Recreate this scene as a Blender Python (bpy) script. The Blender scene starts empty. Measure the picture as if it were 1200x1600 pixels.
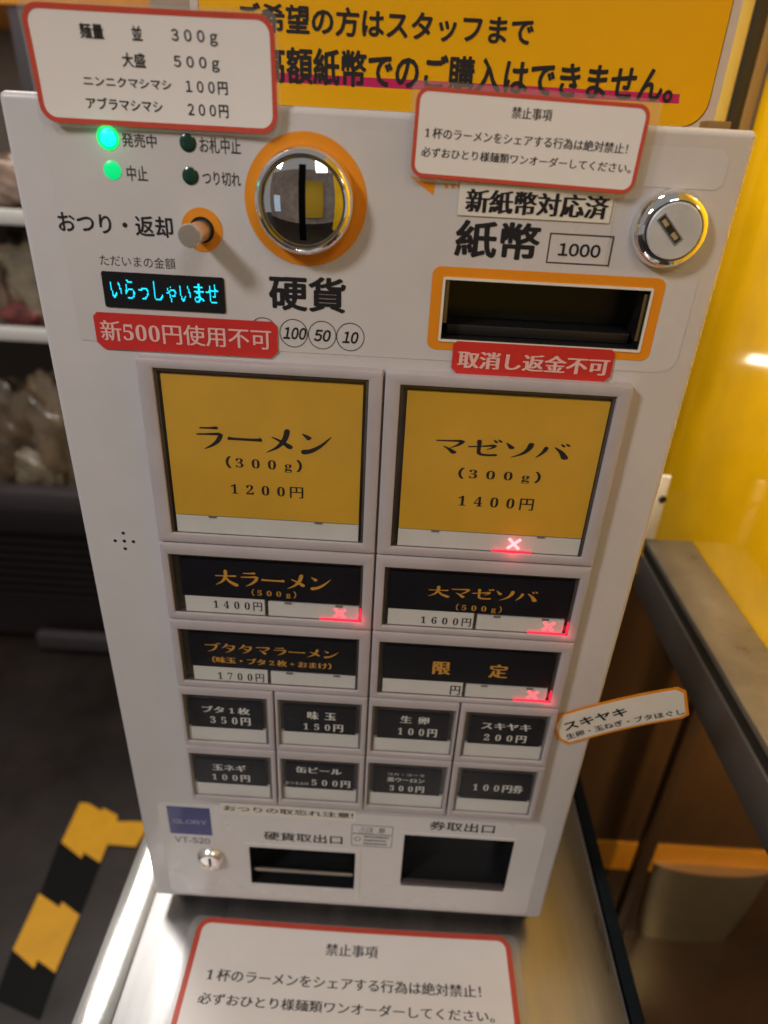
import bpy, bmesh, math, random
from mathutils import Vector, Matrix
random.seed(7)
sc = bpy.context.scene
col = sc.collection

# ------------------------------------------------------------------ camera
# axes: x to the right along the machine front, y away from the viewer, z up; the front panel lies on y = 0
R = ((0.99824202, 0.03520396, 0.04768179), (0.05873949, -0.48027264, -0.87515019), (-0.00790849, 0.8764125, -0.48149619))
C = Vector((0.0165, -0.3559, 0.5938))
F = 1060.0
cd = bpy.data.cameras.new('camera')
cam = bpy.data.objects.new('camera', cd)
col.objects.link(cam)
cd.sensor_fit = 'VERTICAL'; cd.sensor_height = 36; cd.lens = F / 1600 * 36
cd.clip_start = 0.01; cd.clip_end = 50
rt = Vector(R[0]); dn = Vector(R[1]); fw = Vector(R[2])
m4 = Matrix(((rt.x, -dn.x, -fw.x, C.x), (rt.y, -dn.y, -fw.y, C.y), (rt.z, -dn.z, -fw.z, C.z), (0, 0, 0, 1)))
cam.matrix_world = m4
cd.dof.use_dof = True; cd.dof.focus_distance = 0.385; cd.dof.aperture_fstop = 5.4
sc.camera = cam

# ------------------------------------------------------------------ light
w = bpy.data.worlds.new('World'); sc.world = w; w.use_nodes = True
bg = w.node_tree.nodes['Background']
bg.inputs[0].default_value = (1.0, 0.95, 0.915, 1); bg.inputs[1].default_value = 0.21

def area(name, loc, target, sx, sy, watts, color):
    l = bpy.data.lights.new(name, 'AREA'); l.shape = 'RECTANGLE'; l.size = sx; l.size_y = sy
    l.energy = watts; l.color = color
    o = bpy.data.objects.new(name, l); col.objects.link(o)
    o.location = loc
    o.rotation_euler = (Vector(target) - Vector(loc)).to_track_quat('-Z', 'Y').to_euler()
    return o

area('ceiling_spot', (-1.05, -1.0, 1.55), (0, 0, 0.3), 0.24, 0.24, 12, (1.0, 0.965, 0.945))
area('ceiling_strip_lamp', (-0.86, 1.06, 1.88), (-0.84, 1.06, 0), 0.36, 1.0, 19, (1.0, 0.95, 0.89)).rotation_euler = (0, 0, 0)
area('room_lamp', (0.5, -1.6, 1.9), (0, 0, 0.3), 0.5, 0.5, 5, (1.0, 0.92, 0.86))
area('blue_reflex_lamp', (-0.75, -0.85, 0.45), (0, 0, 0.45), 0.16, 0.34, 0.07, (0.55, 0.75, 1.0))  # added lamp standing in for blue screen light mirrored in the chrome
area('partition_fill', (-0.05, 0.16, 1.20), (0.375, 0.16, 0.62), 0.1, 0.1, 1.9, (1.0, 0.90, 0.70)).data.spread = math.radians(62)  # added lamp to brighten the yellow partition, no visible source
area('kitchen_lamp', (0.66, 0.10, -0.06), (0.60, 0.42, -0.50), 0.06, 0.06, 0.9, (1.0, 0.75, 0.4))
area('fridge_lamp', (-0.8, 1.32, 0.76), (-0.8, 1.4, 0), 0.7, 0.05, 0.65, (1.0, 0.86, 0.7))

vs = sc.view_settings
def _ray(px, py): return rt * ((px - 600) / F) + dn * ((py - 800) / F) + fw
_d = _ray(1182, 562); _q = C + _d * ((0.3725 - C.x) / _d.x); _m = Vector((-_d.x, _d.y, _d.z)).normalized()
area('streak_lamp', _q + _m * 0.34, _q, 0.10, 0.012, 0.05, (1.0, 0.93, 0.75))   # added lamp behind the machine, only to mirror a streak in the partition
vs.view_transform = 'Standard'; vs.look = 'None'; vs.exposure = 0.2; vs.gamma = 1; vs.use_curve_mapping = False

# ------------------------------------------------------------------ measuring helpers (pixel of the photograph -> point on a plane)
def ray(px, py):
    a = (px - 600) / F; b = (py - 800) / F
    return rt * a + dn * b + fw
def onY(px, py, y=0.0):
    d = ray(px, py); return C + d * ((y - C.y) / d.y)
def onZ(px, py, z):
    d = ray(px, py); return C + d * ((z - C.z) / d.z)
def onX(px, py, x):
    d = ray(px, py); return C + d * ((x - C.x) / d.x)
def P(px, py, off=0.0):
    q = onY(px, py, -off); return q.x, q.z
def rect(tl, tr, br, bl, off=0.0):
    a, b, c, d = P(*tl, off), P(*tr, off), P(*br, off), P(*bl, off)
    return ((a[0] + d[0]) / 2, (b[0] + c[0]) / 2, (c[1] + d[1]) / 2, (a[1] + b[1]) / 2)   # x0 x1 z0 z1
def box2(tl, br, off=0.0):
    a, b = P(*tl, off), P(*br, off)
    return (a[0], b[0], b[1], a[1])
def S(r, g, b):
    f = lambda v: (v / 255 / 12.92) if v / 255 <= 0.04045 else ((v / 255 + 0.055) / 1.055) ** 2.4
    return (f(r), f(g), f(b))

# ------------------------------------------------------------------ materials
M = {}
def mat(name, color, rough=0.5, metal=0.0, coat=0.0, var=0.0, vscale=30.0, bump=0.0, bscale=200.0, spec=0.5,
        stretch=(1, 1, 1), rvar=0.0, spots=0.0, sscale=60.0, sthr=0.66):
    m = bpy.data.materials.new(name); m.use_nodes = True
    nt = m.node_tree; n = nt.nodes; L = nt.links
    b = n['Principled BSDF']
    b.inputs['Base Color'].default_value = (*color, 1)
    b.inputs['Roughness'].default_value = rough; b.inputs['Metallic'].default_value = metal
    b.inputs['Coat Weight'].default_value = coat; b.inputs['Coat Roughness'].default_value = 0.08
    b.inputs['Specular IOR Level'].default_value = spec
    if var or bump or rvar or spots:
        tc = n.new('ShaderNodeTexCoord'); mp = n.new('ShaderNodeMapping'); mp.inputs['Scale'].default_value = stretch
        L.new(tc.outputs['Object'], mp.inputs['Vector'])
    if var:
        no = n.new('ShaderNodeTexNoise'); no.inputs['Scale'].default_value = vscale; no.inputs['Detail'].default_value = 6
        no.inputs['Roughness'].default_value = 0.62
        L.new(mp.outputs[0], no.inputs['Vector'])
        cr = n.new('ShaderNodeMapRange'); cr.inputs['From Min'].default_value = 0.3; cr.inputs['From Max'].default_value = 0.7
        cr.inputs['To Min'].default_value = 1 - var; cr.inputs['To Max'].default_value = 1 + var * 0.6
        L.new(no.outputs['Fac'], cr.inputs['Value'])
        mx = n.new('ShaderNodeVectorMath'); mx.operation = 'SCALE'; mx.inputs[0].default_value = color
        L.new(cr.outputs[0], mx.inputs['Scale']); L.new(mx.outputs[0], b.inputs['Base Color'])
    if spots:
        ns = n.new('ShaderNodeTexNoise'); ns.inputs['Scale'].default_value = sscale; ns.inputs['Detail'].default_value = 8
        ns.inputs['Roughness'].default_value = 0.7
        L.new(tc.outputs['Object'], ns.inputs['Vector'])
        ms = n.new('ShaderNodeMapRange'); ms.inputs['From Min'].default_value = sthr; ms.inputs['From Max'].default_value = sthr + 0.07
        ms.inputs['To Min'].default_value = 1; ms.inputs['To Max'].default_value = 1 - spots
        L.new(ns.outputs['Fac'], ms.inputs['Value'])
        m2 = n.new('ShaderNodeVectorMath'); m2.operation = 'SCALE'
        if var: L.new(mx.outputs[0], m2.inputs[0])
        else: m2.inputs[0].default_value = color
        L.new(ms.outputs[0], m2.inputs['Scale']); L.new(m2.outputs[0], b.inputs['Base Color'])
    if rvar:
        nr = n.new('ShaderNodeTexNoise'); nr.inputs['Scale'].default_value = vscale * 0.7; nr.inputs['Detail'].default_value = 5
        L.new(mp.outputs[0], nr.inputs['Vector'])
        r2 = n.new('ShaderNodeMapRange'); r2.inputs['From Min'].default_value = 0.3; r2.inputs['From Max'].default_value = 0.7
        r2.inputs['To Min'].default_value = max(0.02, rough - rvar); r2.inputs['To Max'].default_value = rough + rvar
        L.new(nr.outputs['Fac'], r2.inputs['Value']); L.new(r2.outputs[0], b.inputs['Roughness'])
    if bump:
        nb = n.new('ShaderNodeTexNoise'); nb.inputs['Scale'].default_value = bscale; nb.inputs['Detail'].default_value = 3
        L.new(mp.outputs[0], nb.inputs['Vector'])
        bp = n.new('ShaderNodeBump'); bp.inputs['Strength'].default_value = bump; bp.inputs['Distance'].default_value = 0.002
        L.new(nb.outputs['Fac'], bp.inputs['Height']); L.new(bp.outputs[0], b.inputs['Normal'])
    M[name] = m
    return m
def emit(name, color, strength, base=(0.02, 0.02, 0.02)):
    m = bpy.data.materials.new(name); m.use_nodes = True
    b = m.node_tree.nodes['Principled BSDF']
    b.inputs['Base Color'].default_value = (*base, 1); b.inputs['Emission Color'].default_value = (*color, 1)
    b.inputs['Emission Strength'].default_value = strength; b.inputs['Roughness'].default_value = 0.3
    M[name] = m
def clear(name, gloss=0.10, tint=(1, 1, 1), haze=0.55):
    m = bpy.data.materials.new(name); m.use_nodes = True
    nt = m.node_tree; n = nt.nodes; L = nt.links
    n.remove(n['Principled BSDF'])
    t = n.new('ShaderNodeBsdfTransparent'); t.inputs[0].default_value = (*tint, 1)
    g = n.new('ShaderNodeBsdfGlossy'); g.inputs['Roughness'].default_value = 0.12
    d = n.new('ShaderNodeBsdfDiffuse'); d.inputs[0].default_value = (0.75, 0.72, 0.7, 1)
    a = n.new('ShaderNodeMixShader'); a.inputs[0].default_value = haze; L.new(g.outputs[0], a.inputs[1]); L.new(d.outputs[0], a.inputs[2])
    x = n.new('ShaderNodeMixShader'); x.inputs[0].default_value = gloss
    L.new(t.outputs[0], x.inputs[1]); L.new(a.outputs[0], x.inputs[2]); L.new(x.outputs[0], n['Material Output'].inputs[0])
    M[name] = m

mat('panel', (0.59, 0.565, 0.57), 0.40, var=0.07, vscale=12, bump=0.05, bscale=900, rvar=0.10, spots=0.28, sscale=55, sthr=0.70)
mat('film', (0.605, 0.58, 0.583), 0.33, var=0.07, vscale=11, rvar=0.10, spots=0.22, sscale=48, sthr=0.70)
mat('low_film', (0.67, 0.65, 0.65), 0.30, var=0.06, vscale=9, rvar=0.10, spots=0.22, sscale=60, sthr=0.69)
mat('key_grey', (0.47, 0.43, 0.45), 0.34, var=0.10, vscale=25, spots=0.2, sscale=80, sthr=0.68, bump=0.04, bscale=700)
mat('key_rim', (0.095, 0.08, 0.07), 0.16, coat=0.4, var=0.2, vscale=60)
mat('key_rim_pale', (0.20, 0.18, 0.165), 0.14, coat=0.5, var=0.25, vscale=60)
mat('groove', (0.03, 0.028, 0.028), 0.6)
mat('yellow_card', (0.66, 0.375, 0.035), 0.40, coat=0.25, var=0.12, vscale=14, bump=0.12, bscale=18)
mat('black_card', (0.009, 0.009, 0.014), 0.5, spec=0.2, var=0.3, vscale=30)
mat('white_strip', (0.66, 0.66, 0.64), 0.35, var=0.05, vscale=60)
mat('ink', (0.014, 0.013, 0.016), 0.6, spec=0.3)
mat('ink_grey', (0.05, 0.045, 0.05), 0.5)
mat('ink_gold', (0.60, 0.30, 0.045), 0.45)
mat('ink_white', (0.68, 0.68, 0.66), 0.45)
mat('ink_lilac', (0.36, 0.36, 0.50), 0.45)
mat('ink_pink', (0.80, 0.50, 0.47), 0.45)
mat('orange', (0.78, 0.27, 0.010), 0.42, var=0.06, vscale=40)
mat('red_tape', (0.60, 0.030, 0.028), 0.30, coat=0.3, var=0.10, vscale=25, bump=0.12, bscale=60)
mat('red_line', (0.58, 0.075, 0.045), 0.35, var=0.08, vscale=60)
mat('chrome', (0.86, 0.85, 0.83), 0.045, metal=1)
mat('dome_chrome', (0.80, 0.80, 0.80), 0.03, metal=1, bump=0.01, bscale=60)
mat('nickel', (0.80, 0.76, 0.70), 0.24, metal=0.85, bump=0.05, bscale=500)
mat('brushed', (0.62, 0.66, 0.74), 0.34, metal=0.35, var=0.1, vscale=60, rvar=0.1)
mat('black_plastic', (0.010, 0.010, 0.011), 0.38)
mat('tray_black', (0.012, 0.012, 0.013), 0.25)
mat('tray_metal', (0.35, 0.32, 0.29), 0.3, metal=1)
mat('base_grey', (0.055, 0.052, 0.055), 0.5, var=0.1)
mat('paper', (0.84, 0.80, 0.78), 0.36, coat=0.4, var=0.04, vscale=12, bump=0.10, bscale=14)
mat('label_white', (0.75, 0.71, 0.64), 0.55, var=0.06, vscale=40)
mat('poster_yellow', (0.76, 0.39, 0.002), 0.30, coat=0.35, var=0.04, vscale=9, bump=0.10, bscale=22)
mat('poster_back', (0.55, 0.48, 0.45), 0.3, coat=0.3)
mat('magenta', (0.50, 0.010, 0.11), 0.35, coat=0.3)
mat('logo_blue', (0.022, 0.024, 0.17), 0.35, var=0.05)
mat('lcd_black', (0.006, 0.008, 0.012), 0.22, coat=0.3)
mat('led_off', (0.008, 0.045, 0.03), 0.2, coat=0.4)
mat('tan_tape', (0.72, 0.62, 0.45), 0.5, var=0.08)
emit('led_green', (0.0, 1.0, 0.16), 0.95, (0.0, 0.3, 0.1))
emit('led_core', (0.0, 1.0, 0.85), 2.2)
emit('led_green_dim', (0.0, 0.80, 0.22), 0.75, (0.0, 0.3, 0.1))
emit('vfd', (0.0, 0.62, 0.85), 1.9)
emit('red_led', (1.0, 0.28, 0.30), 2.4)
emit('red_led_line', (1.0, 0.10, 0.14), 2.0)
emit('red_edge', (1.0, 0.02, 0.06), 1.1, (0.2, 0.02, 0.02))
clear('laminate', 0.14)
clear('acrylic', 0.028, (1, 1, 1), 0.0)
mat('void', (0.0015, 0.0015, 0.0015), 0.9, spec=0.05)

# steel with long scratches
def steel(name, color, rough, streak=(2, 40, 2)):
    mat(name, color, rough, metal=1, var=0.07, vscale=6, rvar=0.05, bump=0.012, bscale=260, stretch=streak)
mat('table_steel', (0.36, 0.355, 0.355), 0.33, metal=1, var=0.10, vscale=7, rvar=0.06, bump=0.014, bscale=240, stretch=(12, 1.5, 12), spots=0.45, sscale=38, sthr=0.70)
steel('edge_steel', (0.80, 0.78, 0.74), 0.13, (30, 1.5, 30))
mat('rail_steel', (0.33, 0.305, 0.27), 0.34, metal=0.75, var=0.35, vscale=11, spots=0.4, sscale=24, sthr=0.6, bump=0.02, bscale=200)  # broad blotches put dark reflections into the colour; spots are stains
mat('rail_face', (0.17, 0.15, 0.145), 0.40, metal=0.7, var=0.15, vscale=10)
mat('rubber', (0.012, 0.011, 0.010), 0.5)
mat('partition_yellow', (0.80, 0.45, 0.002), 0.10, coat=0.6, var=0.22, vscale=4, bump=0.35, bscale=5)
mat('navy', (0.009, 0.013, 0.016), 0.8, var=0.2, spec=0.15)
mat('floor', (0.021, 0.014, 0.0105), 0.45, var=0.6, vscale=7, bump=0.2, bscale=30, rvar=0.12)
mat('tape_yellow', (0.86, 0.41, 0.003), 0.5, var=0.10, vscale=20, spots=0.5, sscale=22, sthr=0.66)
mat('tape_black', (0.006, 0.0055, 0.0055), 0.6, var=0.15, spec=0.15)
mat('brown_board', (0.085, 0.040, 0.014), 0.13, coat=0.4, bump=0.08, bscale=5, var=0.35, vscale=3.5, stretch=(2, 2, 0.6))
mat('brown_floor', (0.075, 0.038, 0.018), 0.25, var=0.4, vscale=4)
mat('orange_board', (0.80, 0.30, 0.015), 0.5, var=0.1)
mat('reflection_steel', (0.52, 0.44, 0.27), 0.30, metal=0.85, var=0.1, vscale=20)
mat('post_brown', (0.055, 0.027, 0.012), 0.3)
mat('trim_yellow', (0.55, 0.40, 0.09), 0.5)
mat('trim_black', (0.02, 0.017, 0.015), 0.4)
mat('trim_brown', (0.26, 0.15, 0.045), 0.45)
mat('wall_beige', (0.36, 0.30, 0.24), 0.7, var=0.1)
mat('fridge_grey', (0.095, 0.08, 0.085), 0.4, metal=0.3)
mat('fridge_dark', (0.020, 0.015, 0.015), 0.5)
mat('fridge_inner', (0.17, 0.14, 0.12), 0.6, var=0.2, vscale=6)
mat('shelf_white', (0.80, 0.78, 0.74), 0.4)
mat('room_dark', (0.55, 0.47, 0.41), 0.8, var=0.3, vscale=3)
mat('banner_yellow', (0.75, 0.48, 0.03), 0.7)
for i, c in enumerate([(0.46, 0.33, 0.20), (0.50, 0.34, 0.26), (0.30, 0.20, 0.12), (0.52, 0.42, 0.27), (0.10, 0.15, 0.05), (0.45, 0.10, 0.09)]):
    mat('food%d' % i, tuple(v * .62 for v in c), 0.30, coat=0.6, var=0.7, vscale=12, bump=0.45, bscale=9)

# ------------------------------------------------------------------ object helpers
ORG = {}
def link(o, parent=None):
    col.objects.link(o)
    if parent is not None:
        o.parent = parent
        o.location = -ORG.get(parent.name, Vector((0, 0, 0)))
    return o
def thing(name, label, cat, loc, group=None):
    o = bpy.data.objects.new(name, None); o.empty_display_size = 0.02
    col.objects.link(o); o.location = loc; ORG[o.name] = Vector(loc)
    o['label'] = label; o['category'] = cat
    if group: o['group'] = group
    return o
def tag(o, label, cat, group=None):
    o['label'] = label; o['category'] = cat
    if group: o['group'] = group
    return o
def mesh(name, verts, faces, m, parent=None, smooth=False, label=None):
    me = bpy.data.meshes.new(name); me.from_pydata([tuple(v) for v in verts], [], faces); me.update()
    return meshobj(name, me, m, parent, smooth, label)
def meshobj(name, me, m, parent=None, smooth=False, label=None):
    me.materials.clear(); me.materials.append(M[m] if isinstance(m, str) else m)
    if smooth:
        for p in me.polygons: p.use_smooth = True
    o = bpy.data.objects.new(name, me)
    link(o, parent)
    if label: o['label'] = label
    return o
def bmobj(name, bm, m, parent=None, smooth=False, label=None, recalc=True):
    if recalc: bmesh.ops.recalc_face_normals(bm, faces=bm.faces[:])
    me = bpy.data.meshes.new(name); bm.to_mesh(me); bm.free()
    o = meshobj(name, me, m, parent, smooth, label)
    if smooth:
        me.shade_smooth()
        try: me.set_sharp_from_angle(angle=math.radians(40))
        except Exception: pass
    return o
def addbox(bm, x0, x1, y0, y1, z0, z1, bev=0.0, seg=2):
    r = bmesh.ops.create_cube(bm, size=1)
    vs_ = r['verts']
    for v in vs_:
        v.co = Vector((x0 + (v.co.x + .5) * (x1 - x0), y0 + (v.co.y + .5) * (y1 - y0), z0 + (v.co.z + .5) * (z1 - z0)))
    if bev:
        es = list({e for v in vs_ for e in v.link_edges})
        bmesh.ops.bevel(bm, geom=es, offset=bev, segments=seg, affect='EDGES', profile=0.5)
def box(name, x0, x1, y0, y1, z0, z1, m, parent=None, bev=0.0, seg=2, label=None):
    bm = bmesh.new(); addbox(bm, x0, x1, y0, y1, z0, z1, bev, seg)
    return bmobj(name, bm, m, parent, smooth=bev > 0, label=label)
def rr(x0, x1, z0, z1, r, n=6, only=None):
    pts = []
    for k, (cx, cz, a0) in enumerate(((x1 - r, z1 - r, 0), (x0 + r, z1 - r, 90), (x0 + r, z0 + r, 180), (x1 - r, z0 + r, 270))):
        for i in range(n + 1):
            a = math.radians(a0 + 90 * i / n); pts.append((cx + r * math.cos(a), cz + r * math.sin(a)))
    return pts
def XY(off):                      # panel-parallel mapping: (u, v, lift) -> world
    return lambda u, v, h=0.0: Vector((u, -off - h, v))
def sheet(name, pts, xf, m, parent=None, t=0.0003, label=None):     # flat polygon with a thickness
    n = len(pts)
    v = [xf(p[0], p[1], 0) for p in pts] + [xf(p[0], p[1], t) for p in pts]
    f = [tuple(range(n, 2 * n)), tuple(range(n - 1, -1, -1))] + [(i, (i + 1) % n, n + (i + 1) % n, n + i) for i in range(n)]
    bm = bmesh.new(); vv = [bm.verts.new(p) for p in v]
    for q in f: bm.faces.new([vv[i] for i in q])
    return bmobj(name, bm, m, parent, label=label)
def ring(name, outer, inner, xf, m, parent=None, t=0.0003, label=None):
    n = len(outer); assert n == len(inner)
    v = []
    for h in (0, t):
        v += [xf(p[0], p[1], h) for p in outer]; v += [xf(p[0], p[1], h) for p in inner]
    f = []
    for i in range(n):
        j = (i + 1) % n
        f += [(2 * n + i, 2 * n + j, 3 * n + j, 3 * n + i), (i, n + i, n + j, j), (i, j, 2 * n + j, 2 * n + i), (n + j, n + i, 3 * n + i, 3 * n + j)]
    bm = bmesh.new(); vv = [bm.verts.new(p) for p in v]
    for q in f: bm.faces.new([vv[i] for i in q])
    return bmobj(name, bm, m, parent, label=label)
def circ(cx, cz, r, n=64):
    return [(cx + r * math.cos(2 * math.pi * i / n), cz + r * math.sin(2 * math.pi * i / n)) for i in range(n)]
def lathe(name, cx, cz, prof, m, parent=None, n=64, label=None):    # prof: (radius, height above the panel)
    bm = bmesh.new(); rows = []
    for r, h in prof:
        if r < 1e-6: rows.append([bm.verts.new((cx, -h, cz))])
        else: rows.append([bm.verts.new((cx + r * math.cos(2 * math.pi * i / n), -h, cz + r * math.sin(2 * math.pi * i / n))) for i in range(n)])
    for a, b in zip(rows, rows[1:]):
        for i in range(n):
            j = (i + 1) % n
            if len(b) == 1: bm.faces.new((a[i], a[j], b[0]))
            elif len(a) == 1: bm.faces.new((a[0], b[j], b[i]))
            else: bm.faces.new((a[i], a[j], b[j], b[i]))
    return bmobj(name, bm, m, parent, smooth=True, label=label)
def plate(name, outline, holes, y_front, y_back, bev, m, parent=None, label=None, res=2):   # filled outline with holes and bevelled rims
    c = bpy.data.curves.new('plate_outline', 'CURVE'); c.dimensions = '2D'; c.fill_mode = 'BOTH'
    for pts in [outline] + holes:
        s = c.splines.new('POLY'); s.points.add(len(pts) - 1)
        for q, p in zip(s.points, pts): q.co = (p[0], p[1], 0, 1)
        s.use_cyclic_u = True
    th = y_back - y_front
    c.extrude = th / 2 - bev; c.bevel_depth = bev; c.bevel_resolution = res; c.offset = -bev
    o = bpy.data.objects.new('plate_outline', c); col.objects.link(o)
    dg = bpy.context.evaluated_depsgraph_get(); dg.update()
    me = bpy.data.meshes.new_from_object(o.evaluated_get(dg))
    bpy.data.objects.remove(o); bpy.data.curves.remove(c)
    ym = (y_front + y_back) / 2
    for v in me.vertices:
        x, y, z = v.co; v.co = (x, ym - z, y)
    bm = bmesh.new(); bm.from_mesh(me); bmesh.ops.remove_doubles(bm, verts=bm.verts[:], dist=1e-6)
    bpy.data.meshes.remove(me)
    o = bmobj(name, bm, m, parent, smooth=True, label=label)
    return o

# ------------------------------------------------------------------ lettering
TEXTS = []            # queued until every glyph is known
BOLDMAP = {**{chr(48 + i): chr(0x1D7CE + i) for i in range(10)}, 'g': chr(0x1D420)}
# brush-like strokes of the big menu characters: (x, y, width) along each stroke
STROKE = {
 'ラ': [[(.24, .84, .05), (.5, .85, .055), (.73, .87, .10)], [(.14, .59, .05), (.45, .615, .06), (.80, .64, .10)], [(.83, .63, .10), (.74, .40, .105), (.58, .21, .075), (.33, .03, .02)]],
 'ー': [[(.05, .50, .12), (.12, .49, .085), (.5, .485, .075), (.84, .49, .09), (.95, .505, .13)]],
 'メ': [[(.71, .93, .13), (.63, .58, .12), (.42, .26, .08), (.10, .03, .02)], [(.27, .64, .03), (.52, .49, .08), (.80, .27, .15)]],
 'ン': [[(.13, .83, .03), (.24, .74, .09), (.33, .66, .14)], [(.14, .12, .15), (.38, .19, .12), (.66, .41, .08), (.95, .77, .02)]],
 'マ': [[(.10, .77, .06), (.45, .785, .065), (.84, .81, .11)], [(.87, .80, .11), (.74, .58, .08), (.50, .37, .02)], [(.30, .47, .03), (.48, .32, .09), (.64, .11, .16)]],
 'ゼ': [[(.04, .51, .06), (.45, .58, .065), (.78, .66, .10)], [(.82, .65, .10), (.73, .51, .06), (.58, .40, .02)], [(.34, .90, .12), (.35, .60, .09), (.35, .30, .09), (.38, .15, .10), (.50, .09, .10), (.70, .09, .09), (.88, .12, .10)], [(.76, .97, .03), (.85, .84, .09)], [(.89, 1.0, .03), (.98, .88, .09)]],
 'ソ': [[(.13, .85, .03), (.22, .72, .09), (.31, .56, .15)], [(.86, .88, .14), (.79, .55, .12), (.61, .26, .08), (.30, .03, .02)]],
 'バ': [[(.31, .72, .11), (.23, .42, .09), (.03, .08, .02)], [(.55, .75, .04), (.76, .48, .12), (.90, .13, .18)], [(.72, .95, .03), (.81, .82, .09)], [(.86, .99, .03), (.95, .87, .09)]],
 '大': [[(.05, .60, .045), (.5, .61, .05), (.92, .635, .09)], [(.49, .96, .12), (.48, .62, .11), (.36, .30, .085), (.05, .03, .02)], [(.49, .60, .03), (.62, .30, .10), (.96, .05, .16)]],
 'ブ': [[(.08, .75, .06), (.40, .765, .065), (.74, .79, .10)], [(.78, .78, .11), (.71, .48, .105), (.53, .21, .075), (.22, .02, .02)], [(.77, .99, .03), (.85, .88, .08)], [(.89, 1.02, .03), (.97, .92, .08)]],
 'タ': [[(.39, .97, .11), (.28, .70, .085), (.07, .46, .02)], [(.36, .77, .05), (.56, .775, .06), (.77, .79, .10)], [(.80, .78, .11), (.73, .48, .105), (.55, .21, .075), (.26, .01, .02)], [(.34, .57, .03), (.66, .35, .12)]],
}
def ribbon(st):
    # smooth the stroke and give it its width
    pts = []
    n = len(st)
    for i in range(n - 1):
        p0, p1, p2, p3 = st[max(i - 1, 0)], st[i], st[i + 1], st[min(i + 2, n - 1)]
        for k in range(6):
            t = k / 6
            q = []
            for a in range(3):
                q.append(0.5 * (2 * p1[a] + (p2[a] - p0[a]) * t + (2 * p0[a] - 5 * p1[a] + 4 * p2[a] - p3[a]) * t * t + (3 * p1[a] - p0[a] - 3 * p2[a] + p3[a]) * t ** 3))
            pts.append(q)
    pts.append(list(st[-1]))
    V = []; Fc = []
    for i, (x, y, wd) in enumerate(pts):
        a = pts[max(i - 1, 0)]; b = pts[min(i + 1, len(pts) - 1)]
        dx, dy = b[0] - a[0], b[1] - a[1]; l = math.hypot(dx, dy) or 1
        nx, ny = -dy / l, dx / l
        wd *= 1.28
        if i == 0: x -= dx / l * wd * .25; y -= dy / l * wd * .25; wd *= .55
        if i == len(pts) - 1: x += dx / l * wd * .22; y += dy / l * wd * .22; wd *= .5
        V += [(x + nx * wd / 2, y + ny * wd / 2), (x - nx * wd / 2, y - ny * wd / 2)]
    for i in range(len(pts) - 1):
        Fc.append((2 * i, 2 * i + 1, 2 * i + 3, 2 * i + 2))
    return V, Fc
FULL = {chr(k): chr(k + 0xFEE0) for k in range(33, 127) if chr(k) != '-'}
WEIGHT = {
 'thin': [(0, 0)],
 'gothic': [(0, 0), (.014, 0), (-.014, 0), (0, .012), (0, -.012)],
 'medium': [(0, 0), (.022, 0), (-.022, 0), (0, .018), (0, -.018)],
 'bold': [(0, 0)] + [(.028 * math.cos(k * math.pi / 4), .026 * math.sin(k * math.pi / 4)) for k in range(8)],
 'mincho': [(0, 0), (.016, 0), (-.016, 0)],
 'mincho_bold': [(0, 0), (.022, 0), (-.022, 0), (.042, .004), (-.042, -.004)],
 'brush': [(0, 0), (.022, 0), (-.022, 0), (.040, 0)],
}
def lettering(s, style, bx, xf, m, parent, wide=False, name='lettering', slant=0.0, pitch=None):
    TEXTS.append((s, style, bx, xf, m, parent, wide, name, slant, pitch))
GL = {}
def load_glyphs(chars):
    obs = []
    for ch in sorted(chars):
        c = bpy.data.curves.new('glyph', 'FONT'); c.body = ch; c.size = 1; c.resolution_u = 3
        o = bpy.data.objects.new('glyph', c); col.objects.link(o); obs.append((ch, o))
    for ch in ('国', '国国'):
        c = bpy.data.curves.new('glyph', 'FONT'); c.body = ch; c.size = 1; c.resolution_u = 2
        o = bpy.data.objects.new('glyph', c); col.objects.link(o); obs.append(('#' + ch, o))
    dg = bpy.context.evaluated_depsgraph_get(); dg.update()
    for ch, o in obs:
        me = bpy.data.meshes.new_from_object(o.evaluated_get(dg))
        GL[ch] = ([(v.co.x, v.co.y) for v in me.vertices], [tuple(p.vertices) for p in me.polygons])
        bpy.data.meshes.remove(me)
    for ch, o in obs:
        c = o.data; bpy.data.objects.remove(o); bpy.data.curves.remove(c)
    xm = lambda k: max(v[0] for v in GL[k][0])
    GL['adv'] = xm('#国国') - xm('#国')
def layout(s, style, wide, pitch=None):
    A = pitch or GL['adv']; x = 0; V = []; Fc = []; lay = []      # lay: layer index per vertex
    serif = style in ('mincho', 'mincho_bold', 'brush')
    for ch in s:
        if ch == ' ': x += A * .5; continue
        if ch == '\u3000': x += A; continue
        if style == 'brush' and ch in STROKE:
            A0 = GL['adv']
            for k, st in enumerate(STROKE[ch]):
                v, f = ribbon(st); b = len(V)
                V += [(x + p[0] * A0, (p[1] - .12) * A0) for p in v]; Fc += [tuple(i + b for i in q) for q in f]; lay += [k] * len(v)
            x += A; continue
        g = BOLDMAP.get(ch, ch) if serif else FULL.get(ch, ch)
        gv, gf = GL[g]
        if not gv: x += A * .5; continue
        ascii_ = ord(ch) < 256
        xa = min(p[0] for p in gv); xb = max(p[0] for p in gv)
        if ascii_ and wide: dx = x + A / 2 - (xa + xb) / 2; adv = A
        elif ascii_: dx = x - xa + .04; adv = xb - xa + .10
        else: dx = x + (A - GL['adv']) / 2; adv = A
        wts = WEIGHT[style]
        if serif and ascii_: wts = [(0, 0)]
        for k, (ox, oy) in enumerate(wts):
            b = len(V); V += [(p[0] + dx + ox, p[1] + oy) for p in gv]; Fc += [tuple(i + b for i in q) for q in gf]; lay += [k] * len(gv)
        x += adv
    return V, Fc, lay
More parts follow.
